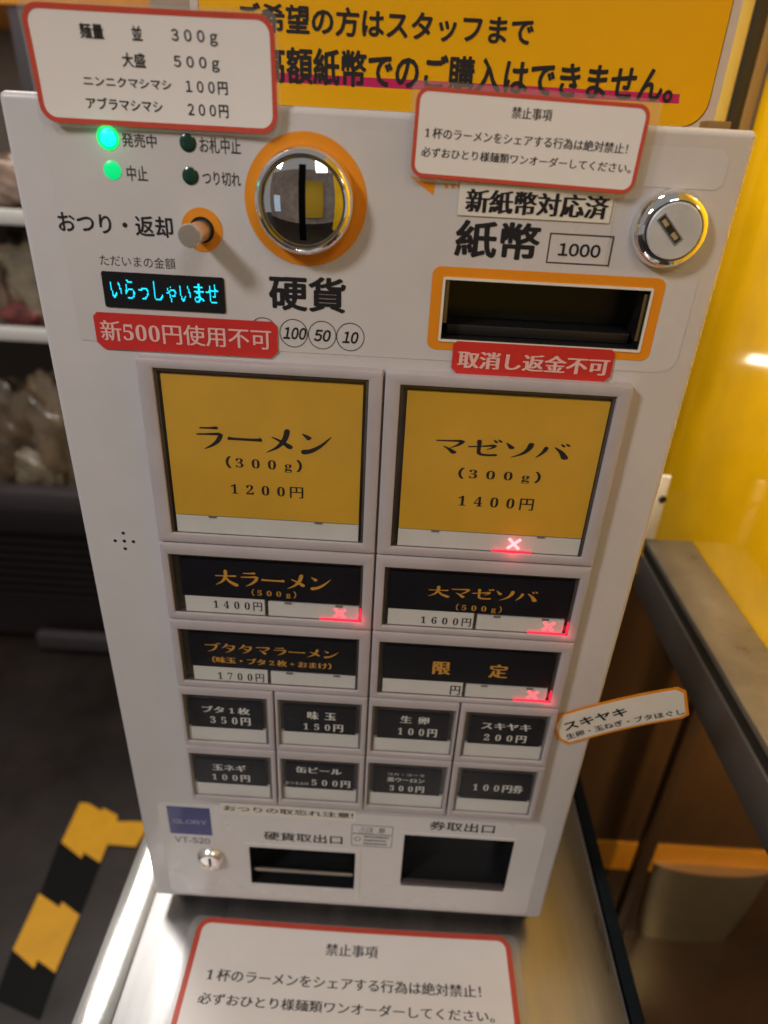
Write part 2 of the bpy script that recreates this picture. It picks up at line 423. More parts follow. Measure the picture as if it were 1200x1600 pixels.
def flush_lettering():
    need = set('国')
    for t in TEXTS:
        for ch in t[0]:
            if ch in ' \u3000': continue
            need.add(ch)
            if ch in BOLDMAP: need.add(BOLDMAP[ch])
            if ch in FULL: need.add(FULL[ch])
    load_glyphs(need)
    for s, style, bx, xf, m, parent, wide, name, slant, pitch in TEXTS:
        V, Fc, lay = layout(s, style, wide, pitch)
        x0 = min(v[0] for v in V); x1 = max(v[0] for v in V); y0 = min(v[1] for v in V); y1 = max(v[1] for v in V)
        sx = (bx[1] - bx[0]) / (x1 - x0); sy = (bx[3] - bx[2]) / (y1 - y0)
        vv = []
        for (x, y), k in zip(V, lay):
            vv.append(xf(bx[0] + (x - x0) * sx + slant * (y - y0) * sy, bx[2] + (y - y0) * sy, 0.00012 + 0.000012 * k))
        o = mesh(name, vv, Fc, m, parent)
        # faces look towards the viewer side of the surface
        nrm = xf(0, 0, 1) - xf(0, 0, 0)
        bm = bmesh.new(); bm.from_mesh(o.data)
        for f in bm.faces:
            f.normal_update()
            if f.normal.dot(nrm) < 0: f.normal_flip()
        bm.to_mesh(o.data); bm.free()

# ================================================================== SETTING
Z_T = -0.02           # top of the steel table
Z_F = -0.77           # floor
def structure(o): o['kind'] = 'structure'; return o
structure(mesh('floor', [(-4, -3, Z_F), (4, -3, Z_F), (4, 4, Z_F), (-4, 4, Z_F)], [(0, 1, 2, 3)], 'floor'))
structure(box('back_wall', -0.30, 0.60, 0.62, 0.66, 0.20, 1.9, 'wall_beige'))
structure(box('room_wall', -3.0, 3.0, -2.6, -2.5, Z_F, 2.3, 'room_dark'))
structure(box('kitchen_wall', 0.30, 2.2, 0.42, 0.45, Z_F, 0.095, 'brown_board'))
structure(box('kitchen_floor', 0.27, 2.2, -0.6, 0.4198, Z_F + 0.004, Z_F + 0.05, 'brown_floor'))

# ================================================================== TABLE AND THINGS BEHIND
tb = thing('steel_table', 'narrow stainless steel table under the white ticket machine, scratched top', 'table', (0.014, 0.0, Z_F))
bm = bmesh.new(); addbox(bm, -0.2065, 0.2345, -0.34, 0.46, Z_T - 0.03, Z_T, 0.003, 3)
bmobj('table_top', bm, 'table_steel', tb, smooth=True)
box('table_edge', -0.2070, -0.1760, -0.34, 0.46, Z_T - 0.031, Z_T + 0.0012, 'edge_steel', tb, bev=0.0012, seg=3)
for lx in (-0.17, 0.20):
    for ly in (-0.30, 0.42):
        bm = bmesh.new(); addbox(bm, lx - .015, lx + .015, ly - .015, ly + .015, Z_F, Z_T - 0.0305)
        bmobj('leg', bm, 'rail_face', tb)
tag(box('board', 0.2375, 0.2495, -0.34, 0.46, Z_F, Z_T - 0.006, 'navy', bev=0.001), 'dark navy board standing against the right side of the steel table', 'board')

# right-hand rail, partition, bracket
rl = thing('steel_rail', 'stainless steel counter rail with a black gasket, below the yellow partition', 'rail', (0.34, 0, 0.14))
box('rail_top', 0.3165, 0.372, -0.45, 0.335, 0.192, 0.200, 'rail_steel', rl, bev=0.002)
box('gasket', 0.3185, 0.372, -0.45, 0.337, 0.1795, 0.1918, 'rubber', rl)
box('rail_face', 0.3155, 0.372, -0.45, 0.33, 0.135, 0.1793, 'rail_face', rl, bev=0.0015)
bkt = thing('bracket', 'small white bracket with a dark hole at the far end of the rail', 'bracket', (0.345, 0.31, 0.2))
a = onY(1022, 790, 0.33); b = onY(1050, 745, 0.33)
bx0, bx1, bz0, bz1 = a.x, b.x, 0.201, b.z
box('bracket_plate', bx0, bx1, 0.330, 0.336, bz0, bz1, 'shelf_white', bkt, bev=0.001)
sheet('hole', circ((bx0 + bx1) / 2 + .002, bz1 - (bz1 - bz0) * .35, .0045, 24), lambda u, v, h=0: Vector((u, 0.3298 - h, v)), 'rubber', bkt)
ye = onX(1176, 216, 0.3725).y
tag(box('partition', 0.3725, 0.376, -0.6, ye + 0.012, 0.10, 1.5, 'partition_yellow'), 'glossy yellow plastic partition on the right, above the steel rail', 'partition')
# posts behind the poster, at the far corner
for nm, p0, p1, mt, lb in (('post', 1134, 1157, 'trim_yellow', 'pale yellow post directly beside the right edge of the yellow poster'),
                           ('post', 1158, 1180, 'trim_black', 'black post between the pale yellow post and the brown post'),
                           ('post', 1181, 1199, 'trim_brown', 'golden brown post beside the yellow partition')):
    q0 = onY(p0, 100, ye).x; q1 = onY(p1, 100, ye).x
    tag(box(nm, q0, min(q1, .3722), ye, ye + 0.02, 0.2, 1.6, mt, bev=0.002), lb, 'post', 'posts in the corner behind the poster')

# kitchen corner seen below the rail
Yk = 0.4195
s0 = onY(1100, 1323, Yk).z; s1 = onY(1100, 1362, Yk).z
tag(box('shelf_board', 0.30, 1.6, Yk - 0.003, Yk, s1 - .004, s0, 'orange_board'), 'orange board low on the brown wall behind the tub shape that imitates a reflection', 'board')
q0 = onY(1016, 1270, 0.37).x; q1 = onY(1038, 1270, 0.37).x
tag(box('kitchen_post', q0, q1, 0.355, 0.375, Z_F + .05, 0.09, 'post_brown', bev=0.002), 'dark brown post left of the tub shape that imitates a reflection', 'post')
tub = thing('reflection_tub', 'half round steel tub shape imitating a reflection low on the brown wall, under the orange board', 'tub', (0, 0, 0))  # made-up tub shape in place of a blurred reflection on the wall
tl_, tr_ = onY(1022, 1360, 0.40), onY(1215, 1366, 0.40); zb_t = onY(1100, 1478, 0.40).z
bm = bmesh.new(); rows = []
for kz, (fz_, sx_t) in enumerate(((1.0, 1.0), (.985, 1.0), (.80, .985), (.45, .93), (.15, .84), (0.0, .78))):
    zz_t = zb_t + (tl_.z - zb_t) * fz_; cxm = (tl_.x + tr_.x) / 2 + .004; hw = (tr_.x - tl_.x) / 2 * sx_t; bul = (.022 if kz < 2 else .019) * sx_t
    rows.append([bm.verts.new((cxm - hw * math.cos(math.pi * i / 40), 0.4185 - bul * math.sin(math.pi * i / 40), zz_t)) for i in range(41)])
for a_, b_ in zip(rows, rows[1:]):
    for i in range(40): bm.faces.new((a_[i], a_[i + 1], b_[i + 1], b_[i]))
bm.faces.new(rows[-1]); bm.faces.new(rows[0][::-1])
bmobj('reflection_shell', bm, 'reflection_steel', tub, smooth=True)
bn = tag(box('banner', -0.25, 0.75, -2.30, -2.28, -0.3, 1.5, 'banner_yellow'), 'yellow banner behind the viewer, mirrored in the chrome coin inlet', 'banner')
# refrigerated case on the left
Yf = 1.18
fr = thing('display_fridge', 'dark refrigerated display case with white shelf edges behind the machine', 'fridge', (-0.75, Yf + 0.3, Z_F))
def fz(py, px=40): return onY(px, py, Yf).z
fx0, fx1 = -1.9, -0.31
zb = fz(775); 
box('fridge_body', fx0, fx1, Yf + 0.42, Yf + 0.46, Z_F, 1.25, 'fridge_inner', fr)
box('side_panel', fx1, fx1 + 0.03, Yf, Yf + 0.46, Z_F, 1.25, 'fridge_grey', fr)
box('side_panel', fx0 - 0.03, fx0, Yf, Yf + 0.46, Z_F, 1.25, 'fridge_grey', fr)
box('lower_rail', fx0, fx1, Yf - 0.004, Yf + 0.05, fz(832), fz(797), 'fridge_dark', fr, bev=0.003)
box('rail_ledge', fx0, fx1, Yf - 0.012, Yf + 0.04, fz(796), fz(766), 'fridge_grey', fr, bev=0.004)
gr = box('kick_grille', fx0, fx1, Yf + 0.03, Yf + 0.06, Z_F + 0.02, fz(833), 'fridge_dark', fr)
bm = bmesh.new()
zz = fz(845)
while zz > Z_F + 0.18:
    addbox(bm, fx0, fx1, Yf + 0.006, Yf + 0.03, zz - 0.012, zz); zz -= 0.026
bmobj('slats', bm, 'fridge_dark', gr)
box('kick_rail', -0.98, fx1, Yf - 0.03, Yf + 0.0, fz(1006, 120), fz(985, 120), 'fridge_grey', fr, bev=0.004)
for py in (332, 516):
    z = fz(py)
    sh = box('shelf', fx0, fx1, Yf + 0.02, Yf + 0.415, z - 0.012, z - 0.002, 'fridge_inner', fr)
    box('shelf_edge', fx0, fx1, Yf - 0.004, Yf + 0.0185, z - 0.026, z + 0.004, 'shelf_white', sh, bev=0.003)
box('fridge_deck', fx0, fx1, Yf + 0.045, Yf + 0.415, zb - 0.02, zb, 'fridge_inner', fr)
zt = onY(20, 8, Yf).z
box('header', fx0, fx1, Yf - 0.01, Yf + 0.42, zt, 1.25, 'orange_board', fr)
mx0 = onY(42, 120, Yf).x
box('mullion', mx0 - 0.012, mx0 + 0.10, Yf - 0.008, Yf + 0.02, fz(330) + 0.006, zt - 0.002, 'fridge_grey', fr, bev=0.003)
def food(name, x, y, z, sx, sy, sz, m, lb, seed):
    bm = bmesh.new(); bmesh.ops.create_icosphere(bm, subdivisions=4, radius=1)
    rnd = random.Random(seed); ph = [rnd.uniform(0, 6) for _ in range(6)]
    for v in bm.verts:
        c = v.co
        k = 1 + .12 * math.sin(5 * c.x + ph[0]) * math.cos(4 * c.z + ph[1]) + .08 * math.sin(9 * c.y + 7 * c.x + ph[2]) + .05 * math.sin(15 * c.z + 11 * c.x + ph[3])
        zz_ = c.z * k
        v.co = Vector((math.copysign(abs(c.x) ** .8, c.x) * k * sx, math.copysign(abs(c.y) ** .8, c.y) * k * sy, max(zz_, -.78) * sz + .78 * sz))
        v.co += Vector((x, y, z))
    return tag(bmobj(name, bm, m, None, smooth=True), lb, 'food bag', 'bagged food in the display case')
z1, z2 = fz(332), fz(516)
bags = [
 (-0.835, z2, .085, .105, 'food3', 'pale tan bag of food on the middle shelf, next to the machine edge', 0),
 (-0.965, z2, .080, .098, 'food1', 'pinkish bag of food on the middle shelf, far left', 0),
 (-0.87, z2, .060, .026, 'food5', 'small red pack at the front of the middle shelf', 2),
 (-0.71, z2, .090, .100, 'food0', 'tan bag of food on the middle shelf, partly behind the machine', 0),
 (-0.84, z1, .100, .060, 'food1', 'flat pinkish pack on the upper shelf, beside the machine corner', 0),
 (-0.72, z1, .060, .085, 'food4', 'green pack on the upper shelf', 0),
 (-1.00, zb, .100, .150, 'food2', 'large brown bag of food on the bottom deck, far left', 0),
 (-0.87, zb, .095, .165, 'food0', 'tan bag of food on the bottom deck between a brown bag and a green pack', 0),
 (-0.775, zb, .045, .150, 'food4', 'narrow green pack on the bottom deck, by the machine edge', 1),
 (-0.69, zb, .085, .140, 'food2', 'brown bag of food on the bottom deck, half behind the machine', 0),
 (-0.93, zb, .070, .060, 'food3', 'low tan pack lying in front on the bottom deck', 2),
 (-0.90, z2, .120, .120, 'food2', 'brown bag at the back of the middle shelf', 3),
]
for i, (x, z, sx, h, mt, lb, row) in enumerate(bags):
    y = Yf + (0.12, 0.09, 0.075, 0.27)[row]
    food('food_bag', x, y, z - 0.001, sx, (.065, .05, .03, .06)[row], h, mt, lb, i)

# tape on the floor
def floor_tape(name, polys, m, lb, z0):
    bm = bmesh.new()
    for k, pl in enumerate(polys):
        z = z0 + 0.00012 * k
        pts = [onZ(px, py, z) for px, py in pl]
        lo = [bm.verts.new((p.x, p.y, z - 0.0001)) for p in pts]; hi = [bm.verts.new((p.x, p.y, z)) for p in pts]
        n = len(pts); bm.faces.new(hi); bm.faces.new(lo[::-1])
        for i in range(n): bm.faces.new((lo[i], lo[(i + 1) % n], hi[(i + 1) % n], hi[i]))
    return tag(bmobj(name, bm, m), lb, 'floor tape', 'tape stuck on the floor')
floor_tape('floor_tape', [[(125, 1254), (138, 1255), (160, 1268), (127, 1341), (96, 1316)], [(159, 1283), (236, 1284), (212, 1323), (166, 1319)],
                          [(161, 1262), (184, 1274), (182, 1285), (156, 1348), (128, 1330)]], 'tape_yellow', 'torn yellow tape patch on the dark floor beside the machine', Z_F + 0.0050)
floor_tape('floor_tape', [[(61, 1396), (93, 1418), (53, 1513), (20, 1484)], [(97, 1409), (124, 1430), (86, 1520), (55, 1497)]], 'tape_yellow',
           'yellow tape patch on the dark floor nearest the viewer', Z_F + 0.0050)
floor_tape('floor_tape', [[(93, 1313), (158, 1345), (126, 1426), (62, 1398)]], 'tape_black', 'black tape strip on the floor between the two yellow patches', Z_F + 0.0035)

floor_tape('floor_tape', [[(20, 1483), (87, 1521), (62, 1592), (-8, 1560)]], 'tape_black', 'black tape strip below the nearest yellow patch, running out of the picture', Z_F + 0.0035)
# ================================================================== TICKET MACHINE
mc = thing('ticket_machine', 'white meal ticket vending machine with yellow and black menu buttons on a steel table', 'ticket machine', (0, 0.13, Z_T))
W2, H = 0.1715, 0.6050
bill = rect((697, 436), (1017, 455), (996, 545), (688, 530))
coin = rect((389.5, 1322.4), (555.4, 1331.4), (553, 1388.4), (393.4, 1379))
tick = rect((631, 1303), (804.4, 1314), (787, 1389), (626.5, 1377))
hole = lambda b, g=0.0: [(b[0] - g, b[2] - g), (b[1] + g, b[2] - g), (b[1] + g, b[3] + g), (b[0] - g, b[3] + g)]
BEV = 0.0030
plate('front_panel', [(x * (1 + .018 * (z / H - .5)), z) for x, z in rr(-W2, W2, 0, H, 0.0032)], [hole(bill, 0.0), hole(coin, 0.0), hole(tick, 0.0)], 0.0, 0.030, BEV, 'panel', mc, res=3)
box('case', -W2 + 0.008, W2 - 0.008, 0.0302, 0.27, 0.004, H - 0.001, 'panel', mc, bev=0.004)
box('base', -0.158, 0.166, 0.014, 0.26, Z_T, 0.0036, 'base_grey', mc, bev=0.003)
def pocket(name, b, depth, m, parent, g=0.0045):
    x0, x1, z0, z1 = b[0] - g, b[1] + g, b[2] - g, b[3] + g
    v = [(x0, -0.0002, z0), (x1, -0.0002, z0), (x1, -0.0002, z1), (x0, -0.0002, z1), (x0, depth, z0), (x1, depth, z0), (x1, depth, z1), (x0, depth, z1)]
    f = [(4, 5, 6, 7), (0, 1, 5, 4), (1, 2, 6, 5), (2, 3, 7, 6), (3, 0, 4, 7)]
    # turned inwards, so the normals face the opening
    o = mesh(name, v, f, m, parent)
    return o
def frame(name, b, wd, t, m, parent, inner=0.0, r=0.0008):
    return ring(name, rr(b[0] - wd, b[1] + wd, b[2] - wd, b[3] + wd, r), rr(b[0] + inner, b[1] - inner, b[2] + inner, b[3] - inner, r * .6), XY(0.0002), m, parent, t)

def flat(name, outline, holes, t, m, parent):
    c = bpy.data.curves.new('plate_outline', 'CURVE'); c.dimensions = '2D'; c.fill_mode = 'FRONT'
    for pts in [outline] + holes:
        sp = c.splines.new('POLY'); sp.points.add(len(pts) - 1)
        for q, p in zip(sp.points, pts): q.co = (p[0], p[1], 0, 1)
        sp.use_cyclic_u = True
    o = bpy.data.objects.new('plate_outline', c); col.objects.link(o)
    dg = bpy.context.evaluated_depsgraph_get(); dg.update()
    me = bpy.data.meshes.new_from_object(o.evaluated_get(dg))
    bpy.data.objects.remove(o); bpy.data.curves.remove(c)
    bm = bmesh.new(); bm.from_mesh(me); bpy.data.meshes.remove(me)
    for v in bm.verts: v.co = (v.co.x, -t, v.co.y)
    for f in bm.faces:
        f.normal_update()
        if f.normal.y > 0: f.normal_flip()
    return bmobj(name, bm, m, parent, recalc=False)
# thin printed films on the panel
X0 = XY(0.0)
f1 = P(1052, 588); f1t = P(1080, 300); ftl = P(120, 540)
nt_ = [P(1128, 298), P(968, 290), P(955, 420), P(1092, 429)]
fo = [p for p in rr(-0.1535, f1[0], f1[1] + 0.0015, H - 0.008, 0.008)]
fx = f1[0]; ztop = H - 0.008; zb0 = f1[1] + 0.0015
fo = [(-0.1535, zb0 + .001), (-0.1535, ztop - .004), (-0.1495, ztop), (fx - .004, ztop), (fx, ztop - .004), (fx, nt_[0][1] + .003), (fx - .003, nt_[0][1]), (nt_[1][0] + .003, nt_[0][1]), (nt_[1][0], nt_[0][1] - .003),
      (nt_[1][0], nt_[3][1] + .003), (nt_[1][0] + .003, nt_[3][1]), (fx - .002, nt_[3][1]), (fx, nt_[3][1] - .002), (fx, zb0 + .008), (fx - .0025, zb0 + .0025), (fx - .008, zb0), (-0.1525, zb0)]
flat('upper_film', fo, [hole(bill, .0006)], 0.00025, 'film', mc)
fl = box2((244, 1250), (893, 1400))
flat('lower_film', rr(fl[0], 0.1565, 0.006, fl[3] - 0.001, 0.006), [hole(coin, .0006), hole(tick, .0006)], 0.00025, 'low_film', mc)
FS = 0.00025       # film thickness: prints sit on it
XF = XY(FS)

# --- status lamps
for (px, py, r, m, lb) in ((169, 215, .0052, 'led_green', 'brightly lit green lamp'), (176, 266, .0041, 'led_green_dim', 'green lit lamp'),
                           (294, 223, .0039, 'led_off', 'unlit dark green lamp'), (298, 275, .0039, 'led_off', 'unlit dark green lamp')):
    x, z = P(px, py)
    lathe('status_lamp', x, z, [(r, FS), (r, FS + .0003), (r * .8, FS + .0007), (r * .4, FS + .0009), (0, FS + .001)], m, mc, 32, lb)
    if m == 'led_green': LED = (x, z)
lamp1 = [o for o in mc.children if o.get('label') == 'brightly lit green lamp'][0]
lathe('lamp_core', LED[0] + .0003, LED[1], [(.0037, FS + .0008), (.0032, FS + .0012), (0, FS + .0013)], 'led_core', lamp1, 32)
l_ = bpy.data.lights.new('status_glow', 'POINT'); l_.energy = .0006; l_.color = (0, 1, .3); l_.shadow_soft_size = .003
o_ = bpy.data.objects.new('status_glow', l_); col.objects.link(o_); o_.location = (LED[0], -.006, LED[1])
for s, tl, br in (('発売中', (189, 207), (246, 232)), ('お札中止', (311, 213), (377, 242)), ('中止', (197, 258), (232, 284)), ('つり切れ', (316, 267), (377, 292))):
    lettering(s, 'gothic', box2(tl, br), XF, 'ink_grey', mc)
lettering('おつり・返却', 'medium', box2((88, 329), (272, 372)), XF, 'ink', mc)
lettering('ただいまの金額', 'thin', box2((155, 397), (275, 421)), XF, 'ink_grey', mc)

# --- return knob
kx, kz = P(316, 359)
kb = ring('return_button', circ(kx, kz, .0101), circ(kx, kz, .0060), XF, 'orange', mc, 0.0003, 'orange ring with a metal knob')
lathe('knob_well', kx, kz, [(.0060, FS + .0008), (.0060, FS + .0002), (0.0001, FS + .0001)], 'black_plastic', kb, 40)
lathe('knob', kx, kz - .0003, [(.0048, .0006), (.0048, .0205), (.0053, .0208), (.0053, .0222), (.0049, .0230), (0, .0232)], 'nickel', kb, 48)

# --- coin inlet
cx, cz = P(478, 314.5)
co = ring('coin_inlet', circ(cx, cz, .0294, 96), circ(cx, cz, .0236, 96), XF, 'orange', mc, 0.0003, 'round chrome coin inlet with an orange ring')
lathe('coin_bezel', cx, cz, [(.0243, FS), (.0243, .002), (.0240, .0040), (.0232, .0080), (.0222, .0105), (.0206, .0114), (.0200, .0112), (.0196, .0100)], 'chrome', co, 96)
rd, rh = .0196, .0045
Rs = (rd * rd + rh * rh) / (2 * rh)
domeh = lambda r: .0095 + math.sqrt(max(Rs * Rs - r * r, 0)) - (Rs - rh)
lathe('coin_dome', cx, cz, [(rd * math.cos(t), domeh(rd * math.cos(t))) for t in [math.pi / 2 * i / 28 for i in range(28)]] + [(0, domeh(0))], 'dome_chrome', co, 96)
bm = bmesh.new(); prev = None
for i in range(25):
    zz = -.0162 + .0324 * i / 24
    hgt = domeh(abs(zz)) + .00035
    a_ = bm.verts.new((cx - .0015, -hgt, cz + zz)); b_ = bm.verts.new((cx + .0017, -hgt, cz + zz))
    c_ = bm.verts.new((cx - .0015, -hgt + .003, cz + zz)); d_ = bm.verts.new((cx + .0017, -hgt + .003, cz + zz))
    if prev:
        bm.faces.new((prev[0], prev[1], b_, a_)); bm.faces.new((prev[2], prev[0], a_, c_)); bm.faces.new((prev[1], prev[3], d_, b_))
    prev = (a_, b_, c_, d_)
bmobj('coin_slot', bm, 'void', co)
lettering('硬貨', 'bold', box2((419, 428), (540, 490)), XF, 'ink', mc)

# --- display
db = rect((159, 421.5), (352, 435), (352, 491), (165, 477))
dsp = sheet('display', rr(*db, .0012), XF, 'lcd_black', mc, 0.0006)
DISPLAY_BOX = box2((172, 435), (343, 476))
# --- coin values
prevx = None
for s, px, py in (('500', 412, 518), ('100', 459, 520.5), ('50', 503.5, 523.5), ('10', 547.5, 526.5)):
    x, z = P(px, py); r = .00745
    full = [(x + r * math.cos(a), z + r * math.sin(a)) for a in [2 * math.pi * i / 64 for i in range(64)]]
    full_i = [(x + (r - .00045) * math.cos(a), z + (r - .00045) * math.sin(a)) for a in [2 * math.pi * i / 64 for i in range(64)]]
    if s == '10':
        ring('value_circle', full, full_i, XF, 'ink_grey', mc, 0.00012)
    else:       # the next circle cuts it off on the right: an open arc
        nx = {'500': 459, '100': 503.5, '50': 547.5}[s]; ny = {'500': 520.5, '100': 523.5, '50': 526.5}[s]
        ex, ez = P(nx, ny)
        bm = bmesh.new()
        for i in range(64):
            j = (i + 1) % 64
            qs = [full[i], full[j], full_i[j], full_i[i]]
            if all(math.hypot(q[0] - ex, q[1] - ez) > r - .0002 for q in qs):
                bm.faces.new([bm.verts.new(XF(q[0], q[1], .00012)) for q in qs])
        bmesh.ops.remove_doubles(bm, verts=bm.verts[:], dist=1e-6)
        bmobj('value_circle', bm, 'ink_grey', mc)
lettering('100', 'bold', box2((442, 510), (477, 531)), XF, 'ink', mc, slant=.18)
lettering('50', 'bold', box2((490, 514), (515, 534)), XF, 'ink', mc, slant=.18)
lettering('10', 'bold', box2((535, 517), (558, 537)), XF, 'ink', mc, slant=.18)

# --- tape labels
def tape(tl, tr, br, bl, m, cut, lb, off=0.0007, t=.0003):
    b = rect(tl, tr, br, bl); c = cut
    pts = [(b[0] + c, b[2]), (b[1] - c, b[2]), (b[1], b[2] + c), (b[1], b[3] - c * .6), (b[1] - c * .6, b[3]), (b[0] + c * .6, b[3]), (b[0], b[3] - c * .6), (b[0], b[2] + c)] if c else \
        [(b[0], b[2]), (b[1], b[2]), (b[1], b[3]), (b[0], b[3])]
    return sheet('sticker', pts, XY(off), m, mc, t, lb)
t1 = tape((147, 486), (432, 503), (436, 560), (153, 543), 'red_tape', .0036, 'red sticker under the display')
lettering('新500円使用不可', 'mincho', box2((156, 499), (425, 546)), XY(.00105), 'ink_pink', t1)
t2 = tape((707, 531), (958, 546), (953, 598), (706, 580), 'red_tape', .0030, 'red sticker under the banknote slot', off=.0012)
lettering('取消し返金不可', 'mincho_bold', box2((716, 546), (948, 586)), XY(.00155), 'ink_pink', t2)
t3 = tape((719, 286), (960, 300), (950, 350), (714, 334), 'label_white', 0, 'white paper sticker above the banknote slot')
lettering('新紙幣対応済', 'mincho_bold', box2((729, 294), (947, 343)), XY(.00105), 'ink', t3)
lettering('紙幣', 'bold', box2((714, 342), (839, 408)), XF, 'ink', mc)
vb = rect((860, 363.5), (959, 368.5), (952, 416), (852, 411))
ring('value_frame', hole(vb), hole((vb[0] + .0007, vb[1] - .0007, vb[2] + .0007, vb[3] - .0007)), XF, 'ink_grey', mc, .00012)
lettering('1000', 'bold', box2((874, 379), (936, 403)), XF, 'ink', mc)
# arrow and the end of an orange line that shows below the notice
sheet('printed_arrow', [P(640, 275), P(681, 281), P(677, 305)], XF, 'orange', mc, .00012)
for px in (696, 706, 716, 731, 744):
    sheet('printed_mark', hole(box2((px, 280), (px + 4, 294))), XF, 'orange', mc, .00012)

# --- banknote slot
bo = rect((675, 416), (1041, 434), (1013, 564), (668, 544))
bs = ring('bill_slot', rr(*bo, .0042), rr(bill[0] - .0013, bill[1] + .0013, bill[2] - .0013, bill[3] + .0013, .0009), XF, 'orange', mc, .0003, 'orange framed banknote slot')
ring('slot_lip', rr(bill[0] - .0013, bill[1] + .0013, bill[2] - .0013, bill[3] + .0013, .0009), rr(bill[0] - .0001, bill[1] + .0001, bill[2] - .0001, bill[3] + .0001, .0004), XF, 'label_white', bs, .0009)
pocket('slot_cavity', bill, .028, 'tray_black', bs, -.0004)
box('slot_ledge', bill[0] + .003, bill[1] - .003, .008, .0275, bill[2] + .0006, bill[2] + .006, 'black_plastic', bs, bev=.0006)
box('slot_cheek', bill[1] - .0022, bill[1] - .0004, .001, .012, bill[2] + .004, bill[3] - .002, 'tray_metal', bs)
box('slot_cheek', bill[0] + .0004, bill[0] + .0022, .001, .012, bill[2] + .008, bill[3] - .0005, 'tray_metal', bs)

# --- big cylinder lock
lx, lz = P(1044, 358)
lk = lathe('lock', lx, lz, [(.0178, FS), (.0180, .0010), (.0174, .0040), (.0160, .0068), (.0142, .0082), (.0135, .0085), (.0131, .0080)], 'chrome', mc, 96, 'big chrome cylinder lock')
lathe('lock_gap', lx, lz, [(.0131, .0082), (.0126, .0080)], 'rubber', lk, 64)
lathe('lock_face', lx, lz, [(.0126, .0080), (.0126, .0088), (.0122, .0092), (0, .0092)], 'brushed', lk, 64)
ka = P(1034, 340, .0093); kb2 = P(1059, 377, .0093)
kv = Vector((kb2[0] - ka[0], kb2[1] - ka[1])); kl = kv.length; kd = kv.normalized(); kn = Vector((-kd.y, kd.x)); km = Vector(((ka[0] + kb2[0]) / 2, (ka[1] + kb2[1]) / 2))
def slot_poly(l, wd): return [tuple(km + kd * (sx * l / 2) + kn * (sy * wd / 2)) for sx, sy in ((-1, -1), (1, -1), (1, 1), (-1, 1))]
ring('keyhole_rim', slot_poly(kl + .0016, .0046), slot_poly(kl, .0032), XY(.0092), 'chrome', lk, .0004)
sheet('keyhole', slot_poly(kl, .0032), XY(.0092), 'rubber', lk, .00015)
sheet('keyhole_pin', [tuple(km + kd * (sx * .0030) + kn * (sy * .0010) + kd * kl * .28) for sx, sy in ((-.6, -1), (.6, -1), (.6, 1), (-.6, 1))], XY(.00935), 'nickel', lk, .0002)
sheet('keyhole_pin', [tuple(km + kd * (sx * .0030) + kn * (sy * .0010) - kd * kl * .28) for sx, sy in ((-.6, -1), (.6, -1), (.6, 1), (-.6, 1))], XY(.00935), 'nickel', lk, .0002)

# --- speaker holes
for px, py in ((192.5, 833), (180, 844.8), (194.4, 845.4), (208.5, 846.3), (195.8, 857.3)):
    x, z = P(px, py)
    sheet('speaker_hole', circ(x, z, .0011, 20), XY(0.0), 'rubber', mc, .0001)

# --- menu buttons
HB = .0070                                   # height of the keys above the panel
colx = [P(207, 556, HB)[0], None, P(603, 700, HB)[0], None, P(990, 606, HB)[0]]
xl = (P(207, 556, HB)[0] + P(300, 1250, HB)[0]) / 2
xr = (P(992, 605, HB)[0] + P(838, 1275, HB)[0]) / 2
xm = (P(602, 580, HB)[0] + P(575, 1090, HB)[0]) / 2
xq1 = P(428.5, 1120, HB)[0]; xq3 = P(717, 1125, HB)[0]
def zrow(a, b): return (P(*a, HB)[1] + P(*b, HB)[1]) / 2
zr = [zrow((208, 556), (990, 605)), zrow((252, 845), (920, 889)), zrow((266, 967), (893, 1006)), zrow((281, 1074), (864, 1107)), zrow((291, 1167), (846, 1198)), zrow((303, 1253), (829, 1283))]
G = .0006
def inset(win, cell, d=.0024):
    return (max(win[0], cell[0] + d), min(win[1], cell[1] - d), max(win[2], cell[2] + d), min(win[3], cell[3] - d))
def key(cell, win, label):
    x0, x1, z0, z1 = cell
    o_ = (x0 + G, x1 - G, z0 + G * .8, z1 - G * .8); b = .0011
    def lp(q, d, r): return rr(q[0] + d, q[1] - d, q[2] + d, q[3] - d, r, 3)
    loops = [(lp(o_, 0, .0012), .0002), (lp(o_, 0, .0012), -HB + b), (lp(o_, b * .3, .0011), -HB + b * .3), (lp(o_, b, .0009), -HB),
             (lp(win, -b * .6, .0009), -HB), (lp(win, -b * .15, .0006), -HB + b * .2), (lp(win, 0, .0005), -HB + b * .7), (lp(win, 0, .0005), .0002)]
    bm = bmesh.new(); rows = [[bm.verts.new((p[0], y, p[1])) for p in pts] for pts, y in loops]
    n = len(rows[0])
    for a_, b_ in zip(rows, rows[1:]):
        for i in range(n): bm.faces.new((a_[i], a_[(i + 1) % n], b_[(i + 1) % n], b_[i]))
    return bmobj('menu_button', bm, 'key_grey', mc, smooth=True, label=label)
def sub(win, u0, u1, v0, v1):                # fractions of the window, v from the top
    w_, h_ = win[1] - win[0], win[3] - win[2]
    return (win[0] + u0 * w_, win[0] + u1 * w_, win[3] - v1 * h_, win[3] - v0 * h_)
def fill_key(k, win, rimm='key_rim'):
    g = .0014
    ring('key_rim', hole((win[0] - g, win[1] + g, win[2] - g, win[3] + g)), hole((win[0] + .0014, win[1] - .0014, win[2] + .0001, win[3] - .0014)), XY(.0004), rimm, k, .0050)
    sheet('key_cover', hole((win[0] + .0002, win[1] - .0002, win[2] + .0002, win[3] - .0002)), XY(.0056), 'acrylic', k, .0005)
    sheet('key_base', hole((win[0] - g, win[1] + g, win[2] - g, win[3] + g)), XY(.0002), 'key_rim', k, .0012)
